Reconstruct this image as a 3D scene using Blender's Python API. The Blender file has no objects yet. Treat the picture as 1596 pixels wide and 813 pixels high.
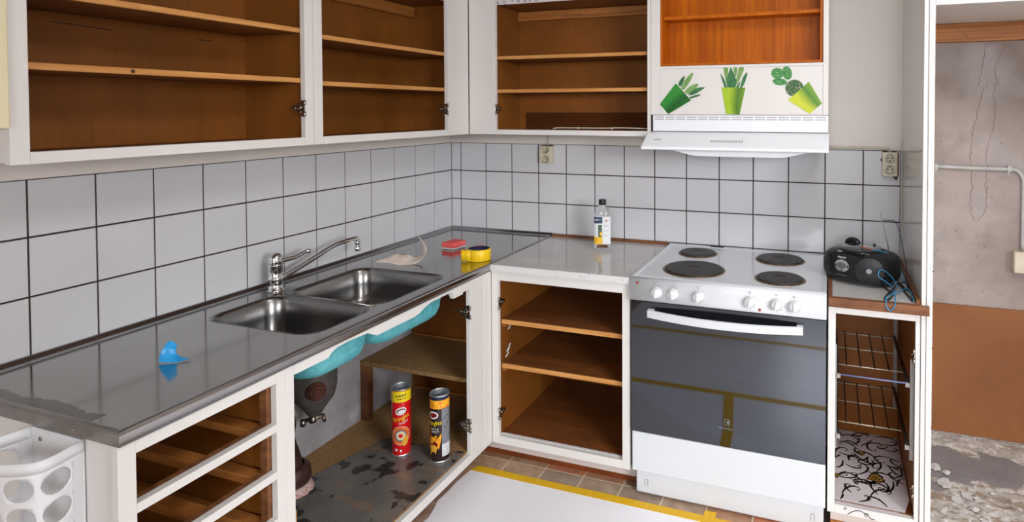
import bpy, bmesh, math, random
from mathutils import Vector, Matrix
R = random.Random(7)
C = bpy.context.scene.collection
sc = bpy.context.scene
PI = math.pi

# ---------------------------------------------------------------- camera
cam_d = bpy.data.cameras.new('camera'); cam = bpy.data.objects.new('camera', cam_d); C.objects.link(cam)
rx = Vector((0.9436171, 0.3310348, -0.0016234)); up = Vector((-0.0063958, 0.0231339, 0.9997119)); fw = Vector((-0.330977, 0.9433349, -0.0239468))
m = Matrix((rx, up, -fw)).transposed().to_4x4(); m.translation = Vector((1.91962, -2.7930, 1.47394))
cam.matrix_world = m
cam_d.sensor_fit = 'HORIZONTAL'; cam_d.sensor_width = 36; cam_d.lens = 950.4885 / 1596 * 36
cam_d.shift_x = (798 - 959.987) / 1596; cam_d.shift_y = (193.370 - 406.5) / 1596
cam_d.clip_start = 0.02
sc.camera = cam
# ---------------------------------------------------------------- light and exposure
sc.view_settings.view_transform = 'Standard'; sc.view_settings.look = 'None'; sc.view_settings.gamma = 1
sc.view_settings.use_curve_mapping = False
sc.view_settings.exposure = -0.04
w = bpy.data.worlds.new('world'); sc.world = w; w.use_nodes = True
w.node_tree.nodes['Background'].inputs[0].default_value = (0.80, 0.88, 1.0, 1)
w.node_tree.nodes['Background'].inputs[1].default_value = 1.0
def area(name, loc, target, sx, sy, power, col):
    l = bpy.data.lights.new(name, 'AREA'); l.shape = 'RECTANGLE'; l.size = sx; l.size_y = sy; l.energy = power; l.color = col
    o = bpy.data.objects.new(name, l); C.objects.link(o); o.location = loc
    d = Vector(target) - Vector(loc); o.rotation_euler = d.to_track_quat('-Z', 'Y').to_euler(); return o
area('window_daylight', (5.3, -4.15, 2.6), (1.0, -1.2, .5), 2.2, 2.2, 770, (0.95, 0.97, 1.0))
area('front_window_daylight', (2.2, -5.9, 2.35), (2.0, 0, 1.0), 2.0, 1.8, 215, (0.97, 0.98, 1.0))

area('ceiling_fill', (2.4, -1.75, 2.46), (2.4, -1.75, 0), .7, .7, 24, (0.96, 0.98, 1.0))  # soft fill added under the ceiling to lift floor and worktops, no fixture

# ---------------------------------------------------------------- materials
def s2l(c): return tuple((x/12.92 if x <= .04045 else ((x+.055)/1.055)**2.4) for x in c)
def rgb(r, g, b): return s2l((r/255, g/255, b/255)) + (1,)
MATS = {}
def mat(name, col, rough=.5, metal=0, noise=None, bump=None, spec=.5, coat=0, trans=0, ior=1.45, alpha=1):
    """noise=(scale xyz, colour2, amount, detail[, lo, hi]); bump=(scale, strength)"""
    mt = bpy.data.materials.new(name); mt.use_nodes = True; nt = mt.node_tree; b = nt.nodes['Principled BSDF']
    b.inputs['Base Color'].default_value = col; b.inputs['Roughness'].default_value = rough; b.inputs['Metallic'].default_value = metal
    b.inputs['Specular IOR Level'].default_value = spec; b.inputs['Coat Weight'].default_value = coat; b.inputs['Coat Roughness'].default_value = .08
    b.inputs['Transmission Weight'].default_value = trans; b.inputs['IOR'].default_value = ior; b.inputs['Alpha'].default_value = alpha
    geo = nt.nodes.new('ShaderNodeNewGeometry')
    def nz(scale, detail=4, dist=0):
        mp = nt.nodes.new('ShaderNodeMapping'); n = nt.nodes.new('ShaderNodeTexNoise')
        nt.links.new(geo.outputs['Position'], mp.inputs['Vector']); nt.links.new(mp.outputs[0], n.inputs['Vector'])
        mp.inputs['Scale'].default_value = scale if isinstance(scale, tuple) else (scale,)*3
        n.inputs['Scale'].default_value = 1; n.inputs['Detail'].default_value = detail; n.inputs['Distortion'].default_value = dist
        return n.outputs['Fac']
    prev = None
    for ns in ([noise] if isinstance(noise, tuple) else noise or []):
        sc_, c2, amt, det = ns[:4]; lo, hi = ns[4:6] if len(ns) > 4 else (.35, .65)
        f = nz(sc_, det, ns[6] if len(ns) > 6 else 0)
        mr = nt.nodes.new('ShaderNodeMapRange'); nt.links.new(f, mr.inputs[0])
        mr.inputs[1].default_value = lo; mr.inputs[2].default_value = hi; mr.inputs[3].default_value = 0; mr.inputs[4].default_value = amt
        mx = nt.nodes.new('ShaderNodeMix'); mx.data_type = 'RGBA'
        nt.links.new(mr.outputs[0], mx.inputs[0])
        if prev is None: mx.inputs[6].default_value = col
        else: nt.links.new(prev, mx.inputs[6])
        mx.inputs[7].default_value = c2; prev = mx.outputs[2]
    if prev is not None: nt.links.new(prev, b.inputs['Base Color'])
    if bump:
        f = nz(bump[0], 4); bp = nt.nodes.new('ShaderNodeBump'); bp.inputs['Strength'].default_value = bump[1]; bp.inputs['Distance'].default_value = .002
        nt.links.new(f, bp.inputs['Height']); nt.links.new(bp.outputs[0], b.inputs['Normal'])
    MATS[name] = mt; return mt

M = {}
M['wall'] = mat('painted_wall', rgb(226, 220, 213), .5, noise=(3, rgb(219, 212, 205), .6, 3), bump=(60, .15))
M['paint'] = mat('white_paint', rgb(219, 216, 213), .38, noise=[(2.5, rgb(211, 207, 202), .5, 4), (90, rgb(180, 170, 155), .35, 2, .72, .78)], bump=(25, .10))
M['tile'] = mat('white_tile', rgb(211, 212, 216), .13, spec=.5, noise=(1.3, rgb(201, 201, 203), .6, 2))
M['grout'] = mat('dark_grout', rgb(62, 42, 40), .9, noise=(40, rgb(40, 28, 28), .7, 3))
M['ply'] = mat('stained_plywood', rgb(150, 90, 36), .42, spec=.3, noise=[((2.2, 2.2, 1.2), rgb(110, 64, 20), .8, 4, .3, .7, .6), ((90, 90, 5), rgb(98, 54, 18), .22, 3, .45, .75), (5, rgb(92, 50, 20), .4, 4, .55, .75)])
M['ply_h'] = mat('stained_board', rgb(124, 72, 34), .45, noise=[((3, 30, 30), rgb(96, 54, 26), .8, 5, .35, .65, .8), (9, rgb(76, 42, 24), .6, 5, .55, .75)])
M['pine'] = mat('pine_edge', rgb(205, 148, 84), .5, noise=[((4, 4, 90), rgb(176, 116, 58), .8, 3), (14, rgb(140, 82, 40), .35, 3, .6, .75)])
M['pine_dark'] = mat('pine_batten', rgb(176, 116, 56), .5, noise=[((2.2, 2.2, 60), rgb(140, 80, 32), .9, 4, .35, .65, 1.2), (22, rgb(80, 42, 18), .7, 1, .72, .78)])
M['veneer'] = mat('orange_veneer', rgb(200, 106, 4), .4, spec=.2, noise=[((26, 26, 1.6), rgb(164, 80, 4), .8, 5, .35, .65, 1.0), ((160, 160, 4), rgb(140, 66, 10), .4, 2)])
M['bare'] = mat('bare_brown_wood', rgb(130, 84, 50), .6, noise=[((8, 60, 60), rgb(98, 58, 34), .8, 4), (30, rgb(80, 46, 26), .5, 3, .5, .7)])
M['steel'] = mat('brushed_steel', (.40, .39, .375, 1), .12, 1, noise=[(5, (.33, .32, .305, 1), .7, 5), ((4, 40, 40), (.36, .35, .335, 1), .4, 3)], bump=(2.5, .06))
M['steel_basin'] = mat('satin_steel', (.25, .245, .24, 1), .26, 1, noise=((120, 4, 120), (.20, .195, .19, 1), .5, 3))
M['steel_edge'] = mat('dimmed_steel_edge', (.30, .28, .26, 1), .30, 1, noise=(20, (.24, .21, .19, 1), .7, 4))  # end edge steel, colour darkened for the dim room it faces
M['steel_front'] = mat('front_edge_steel', (.44, .43, .43, 1), .24, 1, noise=((8, 3, 30), (.32, .31, .32, 1), .8, 4), bump=(2, .1))
M['chrome'] = mat('chrome', (.74, .75, .76, 1), .10, 1, noise=(40, (.6, .62, .62, 1), .5, 3))
M['teal'] = mat('teal_underseal', rgb(88, 176, 186), .6, noise=[(60, rgb(58, 140, 152), .8, 5), (14, rgb(110, 190, 196), .5, 3)], bump=(150, .5))
M['plaster'] = mat('grey_plaster', rgb(176, 172, 174), .8, noise=[(5, rgb(146, 142, 144), .8, 6), (28, rgb(104, 98, 98), .5, 5, .6, .75), (9, rgb(198, 196, 198), .7, 4, .58, .7)], bump=(50, .5))
M['concrete'] = mat('stained_concrete', rgb(170, 158, 152), .85, noise=[(2.2, rgb(130, 118, 112), .85, 5, .38, .66), (8, rgb(122, 112, 108), .6, 6, .5, .75), (70, rgb(88, 78, 74), .65, 3, .66, .74), (3.3, rgb(176, 170, 172), .6, 3, .52, .7)], bump=(60, .5))
M['crack'] = mat('crack_brown', rgb(134, 112, 102), .9)
M['hardboard'] = mat('hardboard', rgb(144, 92, 50), .6, noise=[(2.5, rgb(120, 72, 38), .8, 5), (30, rgb(132, 80, 42), .6, 4)])
M['worktop'] = mat('grey_laminate', rgb(196, 194, 192), .10, noise=[(5, rgb(182, 178, 175), .6, 4), (26, rgb(150, 142, 134), .45, 3, .66, .74)])
M['laminate_edge'] = mat('laminate_edge', rgb(214, 211, 212), .4, noise=(60, rgb(170, 160, 155), .5, 3, .6, .7))
M['enamel'] = mat('white_enamel', rgb(208, 211, 216), .16, coat=.3)
M['knob'] = mat('white_plastic', rgb(212, 214, 215), .35, noise=(160, rgb(180, 176, 172), .45, 2, .6, .7))
M['hood'] = mat('hood_plastic', rgb(230, 232, 237), .32)
M['slot'] = mat('slot_shadow_grey', rgb(176, 176, 178), .6)
M['hotplate'] = mat('cast_iron', rgb(48, 45, 43), .5, noise=[(18, rgb(62, 57, 53), .7, 5), (80, rgb(40, 36, 34), .6, 3)], spec=.45)
M['ring'] = mat('hotplate_ring', rgb(150, 126, 96), .35, .8, noise=(60, rgb(90, 66, 50), .8, 3))
M['glass_black'] = mat('dark_oven_glass', rgb(34, 36, 42), .03, spec=.9, ior=1.75, trans=0, coat=.6)
def tinted():
    mt = bpy.data.materials.new('tinted_oven_glass'); mt.use_nodes = True; nt = mt.node_tree; nt.nodes.clear(); N = nt.nodes.new; L = nt.links.new
    o = N('ShaderNodeOutputMaterial'); t = N('ShaderNodeBsdfTransparent'); t.inputs[0].default_value = (.20, .22, .27, 1)
    g_ = N('ShaderNodeBsdfGlossy'); g_.inputs['Roughness'].default_value = .035; g_.inputs[0].default_value = (.86, .90, 1, 1); f = N('ShaderNodeFresnel'); f.inputs[0].default_value = 2.0
    mx = N('ShaderNodeMixShader'); L(f.outputs[0], mx.inputs[0]); L(t.outputs[0], mx.inputs[1]); L(g_.outputs[0], mx.inputs[2]); L(mx.outputs[0], o.inputs[0]); return mt
M['oven_glass'] = tinted()
M['cavity'] = mat('dark_enamel_cavity', rgb(62, 64, 74), .3, noise=(300, rgb(90, 92, 100), .4, 1, .66, .7))
M['black'] = mat('black_plastic', rgb(19, 19, 21), .35, noise=(200, rgb(36, 36, 38), .5, 2))
M['black_gloss'] = mat('gloss_black_plastic', rgb(20, 20, 22), .14)
M['dark_gap'] = mat('dark_steel_gap', rgb(96, 96, 102), .35, .7)
M['red'] = mat('red_lamp', rgb(150, 52, 34), .3)
M['hinge'] = mat('hinge_steel', (.52, .47, .40, 1), .28, 1, noise=(150, (.16, .13, .10, 1), .8, 3))
M['cream'] = mat('cream_paint', rgb(222, 212, 176), .5)
M['bag_plastic'] = mat('white_bin_plastic', rgb(222, 222, 224), .4)
M['mark_grey'] = mat('grey_print', rgb(140, 142, 146), .5)
M['mark_white'] = mat('white_print', rgb(225, 225, 225), .5)
M['mark_black'] = mat('black_print', rgb(28, 24, 28), .5)
M['mark_dim'] = mat('faint_print', rgb(120, 124, 134), .5)
M['blue_cord'] = mat('blue_cord', rgb(40, 140, 186), .45)
M['navy_cord'] = mat('dark_blue_cord', rgb(32, 52, 74), .45)
M['black_cord'] = mat('black_cord', rgb(26, 22, 26), .5)
M['copper'] = mat('orange_cord_end', rgb(186, 88, 40), .5)
M['socket'] = mat('yellowed_socket_plastic', rgb(214, 204, 186), .4, noise=(30, rgb(196, 184, 162), .6, 3))
M['socket_face'] = mat('socket_well', rgb(192, 188, 160), .4)
M['rust'] = mat('rusty_brown', rgb(96, 50, 32), .8, noise=(30, rgb(60, 34, 26), .8, 4), bump=(90, .6))
M['conduit'] = mat('beige_conduit', rgb(206, 198, 184), .5, noise=(20, rgb(180, 160, 130), .5, 3))
M['grey_pipe'] = mat('grey_painted_pipe', rgb(190, 190, 188), .45, noise=(20, rgb(160, 158, 154), .6, 3))
M['tape'] = mat('yellow_masking_tape', rgb(228, 180, 24), .5, noise=((60, 6, 6), rgb(214, 164, 16), .5, 3), bump=(80, .2))
M['tape_roll'] = mat('yellow_roll_tape', rgb(240, 198, 24), .35)
M['navy'] = mat('navy_core', rgb(26, 36, 66), .5)
M['pink'] = mat('pink_paper', rgb(200, 60, 110), .6)
M['sheet'] = mat('white_floor_cover', rgb(246, 245, 249), .28, noise=(1.5, rgb(238, 237, 242), .5, 3), bump=(4, .5))
M['sponge'] = mat('red_sponge', rgb(250, 116, 112), .9, noise=(200, rgb(226, 76, 78), .8, 3), bump=(260, .8))
M['sponge_white'] = mat('white_scourer', rgb(222, 222, 226), .9, bump=(300, .6))
M['paper'] = mat('cream_card', rgb(232, 220, 208), .7, noise=(40, rgb(204, 186, 168), .6, 4), bump=(120, .4))
M['blue_film'] = mat('blue_film', rgb(40, 150, 214), .3)
M['cork'] = mat('woven_brown_liner', rgb(178, 140, 92), .7, noise=[((150, 150, 150), rgb(122, 90, 54), .9, 2, .4, .6), (6, rgb(146, 110, 68), .7, 3)], bump=(220, .5))
M['cork_edge'] = mat('chipboard_edge', rgb(160, 126, 84), .8, noise=(120, rgb(110, 80, 48), .9, 2), bump=(150, .6))
M['mat_grey'] = mat('dirty_grey_mat', rgb(134, 128, 120), .20, spec=.7, noise=[(7, rgb(104, 100, 96), .8, 6), ((7, 16, 7), rgb(150, 122, 100), .8, 5, .55, .62), (13, rgb(30, 30, 32), .95, 6, .57, .61), (300, rgb(70, 68, 66), .6, 2)], bump=(240, .4))
M['iron'] = mat('dark_grey_iron', rgb(92, 88, 84), .42, noise=[(24, rgb(66, 60, 56), .8, 4), (60, rgb(110, 78, 56), .5, 3, .6, .7)])
M['iron_red'] = mat('brown_drain_pipe', rgb(66, 44, 38), .35, noise=(12, rgb(46, 32, 28), .8, 4))
M['limescale'] = mat('limescale', rgb(214, 196, 192), .9, noise=(80, rgb(170, 90, 70), .7, 4), bump=(160, .8))
M['niche_slab'] = mat('dusty_concrete_slab', rgb(140, 134, 134), .85, noise=[(7, rgb(118, 112, 112), .6, 5), (90, rgb(100, 94, 90), .5, 2, .6, .7)], bump=(60, .5))
M['debris'] = mat('plaster_debris', rgb(176, 168, 160), .95, noise=[((6, 26, 9), rgb(140, 120, 100), .8, 8, .46, .60), (34, rgb(206, 200, 196), .9, 8, .50, .58), (60, rgb(96, 82, 70), .6, 6, .60, .68)], bump=(110, .8))
M['wire_light'] = mat('pale_wire', rgb(196, 190, 172), .35, .3)
M['wire_dark'] = mat('dark_wire', rgb(30, 26, 24), .4)
M['rail_white'] = mat('white_runner_plastic', rgb(150, 146, 142), .5)
M['blue_bar'] = mat('blue_grey_bar', rgb(104, 112, 150), .4)
M['liner_white'] = mat('white_printed_liner', rgb(214, 208, 210), .45, noise=(6, rgb(200, 192, 194), .5, 3))
M['gold'] = mat('gold_print', rgb(160, 122, 40), .5)
M['flake'] = mat('plaster_flake', rgb(206, 202, 202), .9, noise=(40, rgb(180, 172, 166), .7, 5))
M['kick'] = mat('reddish_brown_skirting', rgb(124, 62, 24), .5, noise=((8, 8, 40), rgb(92, 42, 18), .7, 3))
M['kick_white'] = mat('aged_white_plinth', rgb(206, 196, 190), .5)
M['slats'] = mat('ribbed_brown_grille', rgb(92, 48, 24), .5)
M['water_glass'] = mat('clear_plastic', (1, 1, 1, 1), .04, trans=1, ior=1.33)
M['can_metal'] = mat('can_metal', (.80, .82, .86, 1), .42, 1)
M['can_red'] = mat('red_can_paper', rgb(214, 22, 30), .22, coat=.4)
M['can_yellow'] = mat('yellow_can_print', rgb(240, 210, 30), .3)
M['can_black'] = mat('black_can_paper', rgb(46, 28, 30), .22, coat=.4)
M['can_grey'] = mat('grey_can_print', rgb(128, 130, 136), .3, noise=(120, rgb(100, 102, 108), .5, 2))
M['can_orange'] = mat('orange_can_print', rgb(238, 140, 30), .3, noise=[(60, rgb(250, 196, 50), .9, 3), (90, rgb(190, 60, 20), .6, 3, .55, .7)])
M['chip'] = mat('chip_print', rgb(232, 176, 60), .4, noise=(90, rgb(210, 140, 40), .6, 3))
M['can_pale'] = mat('pale_can_print', rgb(222, 206, 170), .4)
M['can_maroon'] = mat('maroon_print', rgb(120, 20, 30), .35)
M['label_white'] = mat('white_label', rgb(226, 228, 230), .5)
M['label_navy'] = mat('navy_label', rgb(44, 66, 90), .5)
M['label_yellow'] = mat('yellow_label', rgb(236, 184, 40), .5)
M['leaf_print'] = mat('green_label_print', rgb(84, 112, 84), .5, noise=(120, rgb(52, 70, 60), .9, 3))
M['speaker'] = mat('speaker_grille', rgb(40, 40, 44), .5, noise=(500, rgb(22, 22, 24), .9, 1))
M['silver'] = mat('silver_plastic', rgb(172, 174, 176), .3, .5)
M['lcd'] = mat('grey_display', rgb(96, 100, 98), .25)
for n, a, b_ in (('pot_green', (44, 132, 44), (16, 84, 26)), ('pot_lime', (156, 186, 30), (70, 116, 22)), ('pot_yellow', (192, 200, 40), (70, 128, 30))):
    mt = mat(n, rgb(*a), .4); nt = mt.node_tree; g = nt.nodes.new('ShaderNodeTexCoord'); cr = nt.nodes.new('ShaderNodeValToRGB')
    sp = nt.nodes.new('ShaderNodeSeparateXYZ'); nt.links.new(g.outputs['UV'], sp.inputs[0]); nt.links.new(sp.outputs[0], cr.inputs[0])
    cr.color_ramp.elements[0].color = rgb(*a); cr.color_ramp.elements[0].position = .35; cr.color_ramp.elements[1].color = rgb(*b_); cr.color_ramp.elements[1].position = .72
    e = cr.color_ramp.elements.new(1.0); e.color = rgb(*[(x + y)/2 for x, y in zip(a, b_)])
    nt.links.new(cr.outputs[0], nt.nodes['Principled BSDF'].inputs['Base Color']); M[n] = mt
M['leaf1'] = mat('aloe_leaf_dark', rgb(60, 120, 66), .45, noise=(40, rgb(36, 92, 56), .8, 3))
M['leaf2'] = mat('aloe_leaf_light', rgb(122, 160, 92), .45, noise=(40, rgb(96, 140, 70), .8, 3))
M['cactus'] = mat('cactus_print', rgb(48, 128, 58), .45, noise=[(330, rgb(190, 214, 160), .85, 0, .68, .72)])
M['cactus_ball'] = mat('cactus_ball_print', rgb(44, 92, 50), .45, noise=[(260, rgb(214, 190, 150), .85, 0, .66, .70)])

# floor tiles: cell colour by white noise, pale grout lines
def floor_mat():
    mt = bpy.data.materials.new('brown_floor_tiles'); mt.use_nodes = True; nt = mt.node_tree; b = nt.nodes['Principled BSDF']
    N = lambda t: nt.nodes.new(t); L = nt.links.new
    g = N('ShaderNodeNewGeometry'); mp = N('ShaderNodeMapping'); mp.vector_type = 'POINT'
    mp.inputs['Location'].default_value = (-.659/.168 + 40, .556/.168 + 40, 0); mp.inputs['Scale'].default_value = (1/.168, 1/.168, 0)
    L(g.outputs['Position'], mp.inputs[0])
    fl = N('ShaderNodeVectorMath'); fl.operation = 'FLOOR'; L(mp.outputs[0], fl.inputs[0])
    fr = N('ShaderNodeVectorMath'); fr.operation = 'FRACTION'; L(mp.outputs[0], fr.inputs[0])
    wn = N('ShaderNodeTexWhiteNoise'); L(fl.outputs[0], wn.inputs[0])
    cr = N('ShaderNodeValToRGB'); L(wn.outputs['Value'], cr.inputs[0]); cr.color_ramp.interpolation = 'CONSTANT'
    cols = [(186, 140, 110), (168, 152, 138), (204, 134, 100), (176, 152, 130), (160, 142, 126), (192, 158, 128)]
    el = cr.color_ramp.elements; el[0].color = rgb(*cols[0]); el[1].position = .17; el[1].color = rgb(*cols[1])
    for i, c in enumerate(cols[2:]): e = el.new(.34 + .165*i); e.color = rgb(*c)
    n = N('ShaderNodeTexNoise'); n.inputs['Scale'].default_value = 22; n.inputs['Detail'].default_value = 5; L(g.outputs['Position'], n.inputs[0])
    mr = N('ShaderNodeMapRange'); L(n.outputs['Fac'], mr.inputs[0]); mr.inputs[1].default_value = .35; mr.inputs[2].default_value = .65; mr.inputs[4].default_value = .5
    mx = N('ShaderNodeMix'); mx.data_type = 'RGBA'; L(mr.outputs[0], mx.inputs[0]); L(cr.outputs[0], mx.inputs[6]); mx.inputs[7].default_value = rgb(124, 100, 82)
    sx = N('ShaderNodeSeparateXYZ'); L(fr.outputs[0], sx.inputs[0]); g_ = []
    for k in (0, 1):
        a = N('ShaderNodeMath'); a.operation = 'SUBTRACT'; L(sx.outputs[k], a.inputs[0]); a.inputs[1].default_value = .5
        c = N('ShaderNodeMath'); c.operation = 'ABSOLUTE'; L(a.outputs[0], c.inputs[0])
        d = N('ShaderNodeMath'); d.operation = 'GREATER_THAN'; L(c.outputs[0], d.inputs[0]); d.inputs[1].default_value = .484; g_.append(d)
    o = N('ShaderNodeMath'); o.operation = 'MAXIMUM'; L(g_[0].outputs[0], o.inputs[0]); L(g_[1].outputs[0], o.inputs[1])
    m2 = N('ShaderNodeMix'); m2.data_type = 'RGBA'; L(o.outputs[0], m2.inputs[0]); L(mx.outputs[2], m2.inputs[6]); m2.inputs[7].default_value = rgb(212, 198, 174)
    L(m2.outputs[2], b.inputs['Base Color']); b.inputs['Roughness'].default_value = .32
    iv = N('ShaderNodeMath'); iv.operation = 'SUBTRACT'; iv.inputs[0].default_value = 1; L(o.outputs[0], iv.inputs[1])
    bp = N('ShaderNodeBump'); bp.inputs['Distance'].default_value = .003; bp.inputs['Strength'].default_value = .5; L(iv.outputs[0], bp.inputs['Height']); L(bp.outputs[0], b.inputs['Normal'])
    return mt
M['floor'] = floor_mat()

# ---------------------------------------------------------------- mesh helpers (all shapes are given in world coordinates)
def bmn(): return bmesh.new()
def box(bm, x0, x1, y0, y1, z0, z1, mi=0):
    vs = [bm.verts.new((x, y, z)) for x in (x0, x1) for y in (y0, y1) for z in (z0, z1)]
    for f in ((0, 1, 3, 2), (4, 6, 7, 5), (0, 4, 5, 1), (2, 3, 7, 6), (0, 2, 6, 4), (1, 5, 7, 3)):
        bm.faces.new([vs[i] for i in f]).material_index = mi
    return vs
def boxes(*bs):
    bm = bmn()
    for b in bs: box(bm, *b)
    return bm
def prism(bm, pts, d, mi=0):
    """closed polygon pts (3D) extruded by vector d"""
    d = Vector(d); a = [bm.verts.new(p) for p in pts]; b = [bm.verts.new(Vector(p) + d) for p in pts]; n = len(pts)
    bm.faces.new(a).material_index = mi; bm.faces.new(b[::-1]).material_index = mi
    for i in range(n): bm.faces.new((a[i], b[i], b[(i+1) % n], a[(i+1) % n])).material_index = mi
def catmull(P, k=6):
    P = [Vector(p) for p in P]; out = []
    for i in range(len(P)-1):
        p0 = P[max(i-1, 0)]; p1 = P[i]; p2 = P[i+1]; p3 = P[min(i+2, len(P)-1)]
        for j in range(k):
            t = j/k; out.append(.5*((2*p1) + (-p0+p2)*t + (2*p0-5*p1+4*p2-p3)*t*t + (-p0+3*p1-3*p2+p3)*t**3))
    out.append(P[-1]); return out
def tube(bm, path, r, n=10, mi=0, smooth=True, cap=True):
    path = [Vector(p) for p in path]; rs = r if isinstance(r, (list, tuple)) else [r]*len(path); rings = []
    ref = Vector((0, 0, 1))
    if abs((path[1]-path[0]).normalized().dot(ref)) > .95: ref = Vector((1, 0, 0))
    for i, p in enumerate(path):
        t = (path[min(i+1, len(path)-1)] - path[max(i-1, 0)]).normalized()
        s = t.cross(ref)
        if s.length < 1e-4: s = t.cross(Vector((0, 1, 0)))
        s.normalize(); u = s.cross(t); ref = u
        rings.append([bm.verts.new(p + (s*math.cos(2*PI*k/n) + u*math.sin(2*PI*k/n))*rs[i]) for k in range(n)])
    for a, b in zip(rings, rings[1:]):
        for k in range(n):
            f = bm.faces.new((a[k], a[(k+1) % n], b[(k+1) % n], b[k])); f.smooth = smooth; f.material_index = mi
    if cap:
        bm.faces.new(rings[0][::-1]).material_index = mi; bm.faces.new(rings[-1]).material_index = mi
def lathe(bm, prof, mtx, n=32, mi=0, cap0=True, cap1=True, smooth=True):
    """prof = [(radius, height)], axis = local z of mtx"""
    rings = [[bm.verts.new(mtx @ Vector((r*math.cos(2*PI*k/n), r*math.sin(2*PI*k/n), h))) for k in range(n)] for r, h in prof]
    for a, b in zip(rings, rings[1:]):
        for k in range(n):
            f = bm.faces.new((a[k], a[(k+1) % n], b[(k+1) % n], b[k])); f.smooth = smooth; f.material_index = mi
    if cap0: bm.faces.new(rings[0][::-1]).material_index = mi
    if cap1: bm.faces.new(rings[-1]).material_index = mi
def T(x, y, z): return Matrix.Translation((x, y, z))
def Rz(a): return Matrix.Rotation(a, 4, 'Z')
def axis_to(v): return Vector(v).to_track_quat('Z', 'Y').to_matrix().to_4x4()

def origin_of(o):
    v = Vector(o.location)
    while o.parent: o = o.parent; v += Vector(o.location)
    return v
def obj(name, bm, mats, parent=None, bev=0, loc=None, seg=2, solid=0, sub=0, normals=True):
    if normals: bmesh.ops.recalc_face_normals(bm, faces=bm.faces)
    if parent is not None: org = origin_of(parent)
    elif loc is not None: org = Vector(loc)
    else:
        xs = [v.co for v in bm.verts]; org = Vector(((min(v.x for v in xs)+max(v.x for v in xs))/2, (min(v.y for v in xs)+max(v.y for v in xs))/2, min(v.z for v in xs)))
    bmesh.ops.translate(bm, verts=bm.verts, vec=-org)
    me = bpy.data.meshes.new(name); bm.to_mesh(me); bm.free()
    for mm in (mats if isinstance(mats, (list, tuple)) else [mats]): me.materials.append(M[mm] if isinstance(mm, str) else mm)
    o = bpy.data.objects.new(name, me); C.objects.link(o)
    if parent is not None: o.parent = parent
    else: o.location = org
    if solid: md = o.modifiers.new('solid', 'SOLIDIFY'); md.thickness = solid; md.offset = 0
    if sub: md = o.modifiers.new('sub', 'SUBSURF'); md.levels = sub; md.render_levels = sub
    if bev: md = o.modifiers.new('bevel', 'BEVEL'); md.width = bev; md.segments = seg; md.limit_method = 'ANGLE'; md.angle_limit = .6; md.harden_normals = False
    return o
def thing(name, label, cat, loc, group=None):
    o = bpy.data.objects.new(name, None); C.objects.link(o); o.location = loc; o.empty_display_size = .05; return tag(o, label, cat, group)
def tag(o, label=None, cat=None, group=None, kind=None):
    if label: o['label'] = label
    if cat: o['category'] = cat
    if group: o['group'] = group
    if kind: o['kind'] = kind
    return o
def struct(name, bm, mats, **k): return tag(obj(name, bm, mats, **k), kind='structure')

def text_bm(s, size, mtx, extrude=.0004, bend=None, xs=1.0):
    """flat lettering as mesh; local text plane xy -> mtx. bend=(radius) wraps x round a vertical cylinder"""
    cu = bpy.data.curves.new('txt', 'FONT'); cu.body = s; cu.size = size; cu.extrude = 0; cu.align_x = 'CENTER'; cu.align_y = 'CENTER'; cu.resolution_u = 3
    o = bpy.data.objects.new('txt', cu); me = bpy.data.meshes.new_from_object(o); bm = bmn(); bm.from_mesh(me)
    bpy.data.objects.remove(o); bpy.data.curves.remove(cu); bpy.data.meshes.remove(me)
    for v in bm.verts: v.co.x *= xs
    if bend: 
        sh, rot = bend[1], bend[2] if len(bend) > 2 else 0
        for v in bm.verts:
            x = v.co.x*math.cos(rot) - v.co.y*math.sin(rot) + sh[0]; y = v.co.x*math.sin(rot) + v.co.y*math.cos(rot) + sh[1]
            a = x / bend[0]; v.co = mtx @ Vector((bend[0]*math.sin(a), -bend[0]*math.cos(a), y))
    else:
        for v in bm.verts: v.co = mtx @ v.co
    return bm

# ================================================================ SETTING
CT = .84            # steel worktop height
struct('floor', boxes((-.1, 4.4, -5.3, .1, -.1, 0)), 'floor')
struct('ceiling', boxes((-.1, 4.4, -5.3, .1, 2.5, 2.6)), 'wall')
wl = struct('wall_left', boxes((-.1, 0, -5.2, 0, 0, 2.5)), 'wall')
wb = struct('wall_back', boxes((-.1, 4.3, 0, .1, 0, 2.5)), 'wall')
struct('wall_right', boxes((4.2, 4.3, -5.2, -4.4, 0, 2.5), (4.2, 4.3, -2.7, 0, 0, 2.5), (4.2, 4.3, -4.4, -2.7, 0, .9), (4.2, 4.3, -4.4, -2.7, 2.12, 2.5)), 'wall')
struct('wall_front', boxes((0, 1.4, -5.2, -5.1, 0, 2.5), (2.9, 4.2, -5.2, -5.1, 0, 2.5), (1.4, 2.9, -5.2, -5.1, 0, .9), (1.4, 2.9, -5.2, -5.1, 2.12, 2.5)), 'wall')
struct('added_baffle', boxes((2.96, 3.04, -5.1, -2.82, 0, 2.5)), 'wall')  # unseen partition, added to hold window light off the left wall's near end
wn = struct('window_1', boxes((4.2, 4.26, -4.4, -4.34, .9, 2.12), (4.2, 4.26, -2.76, -2.7, .9, 2.12), (4.2, 4.26, -3.58, -3.52, .9, 2.12), (4.2, 4.26, -4.34, -2.76, .9, .96), (4.2, 4.26, -4.34, -2.76, 2.06, 2.12)), 'paint')
wn = struct('window_2', boxes((1.4, 1.46, -5.16, -5.1, .9, 2.12), (2.84, 2.9, -5.16, -5.1, .9, 2.12), (2.12, 2.18, -5.16, -5.1, .9, 2.12), (1.46, 2.84, -5.16, -5.1, .9, .96), (1.46, 2.84, -5.16, -5.1, 2.06, 2.12)), 'paint')

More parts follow.
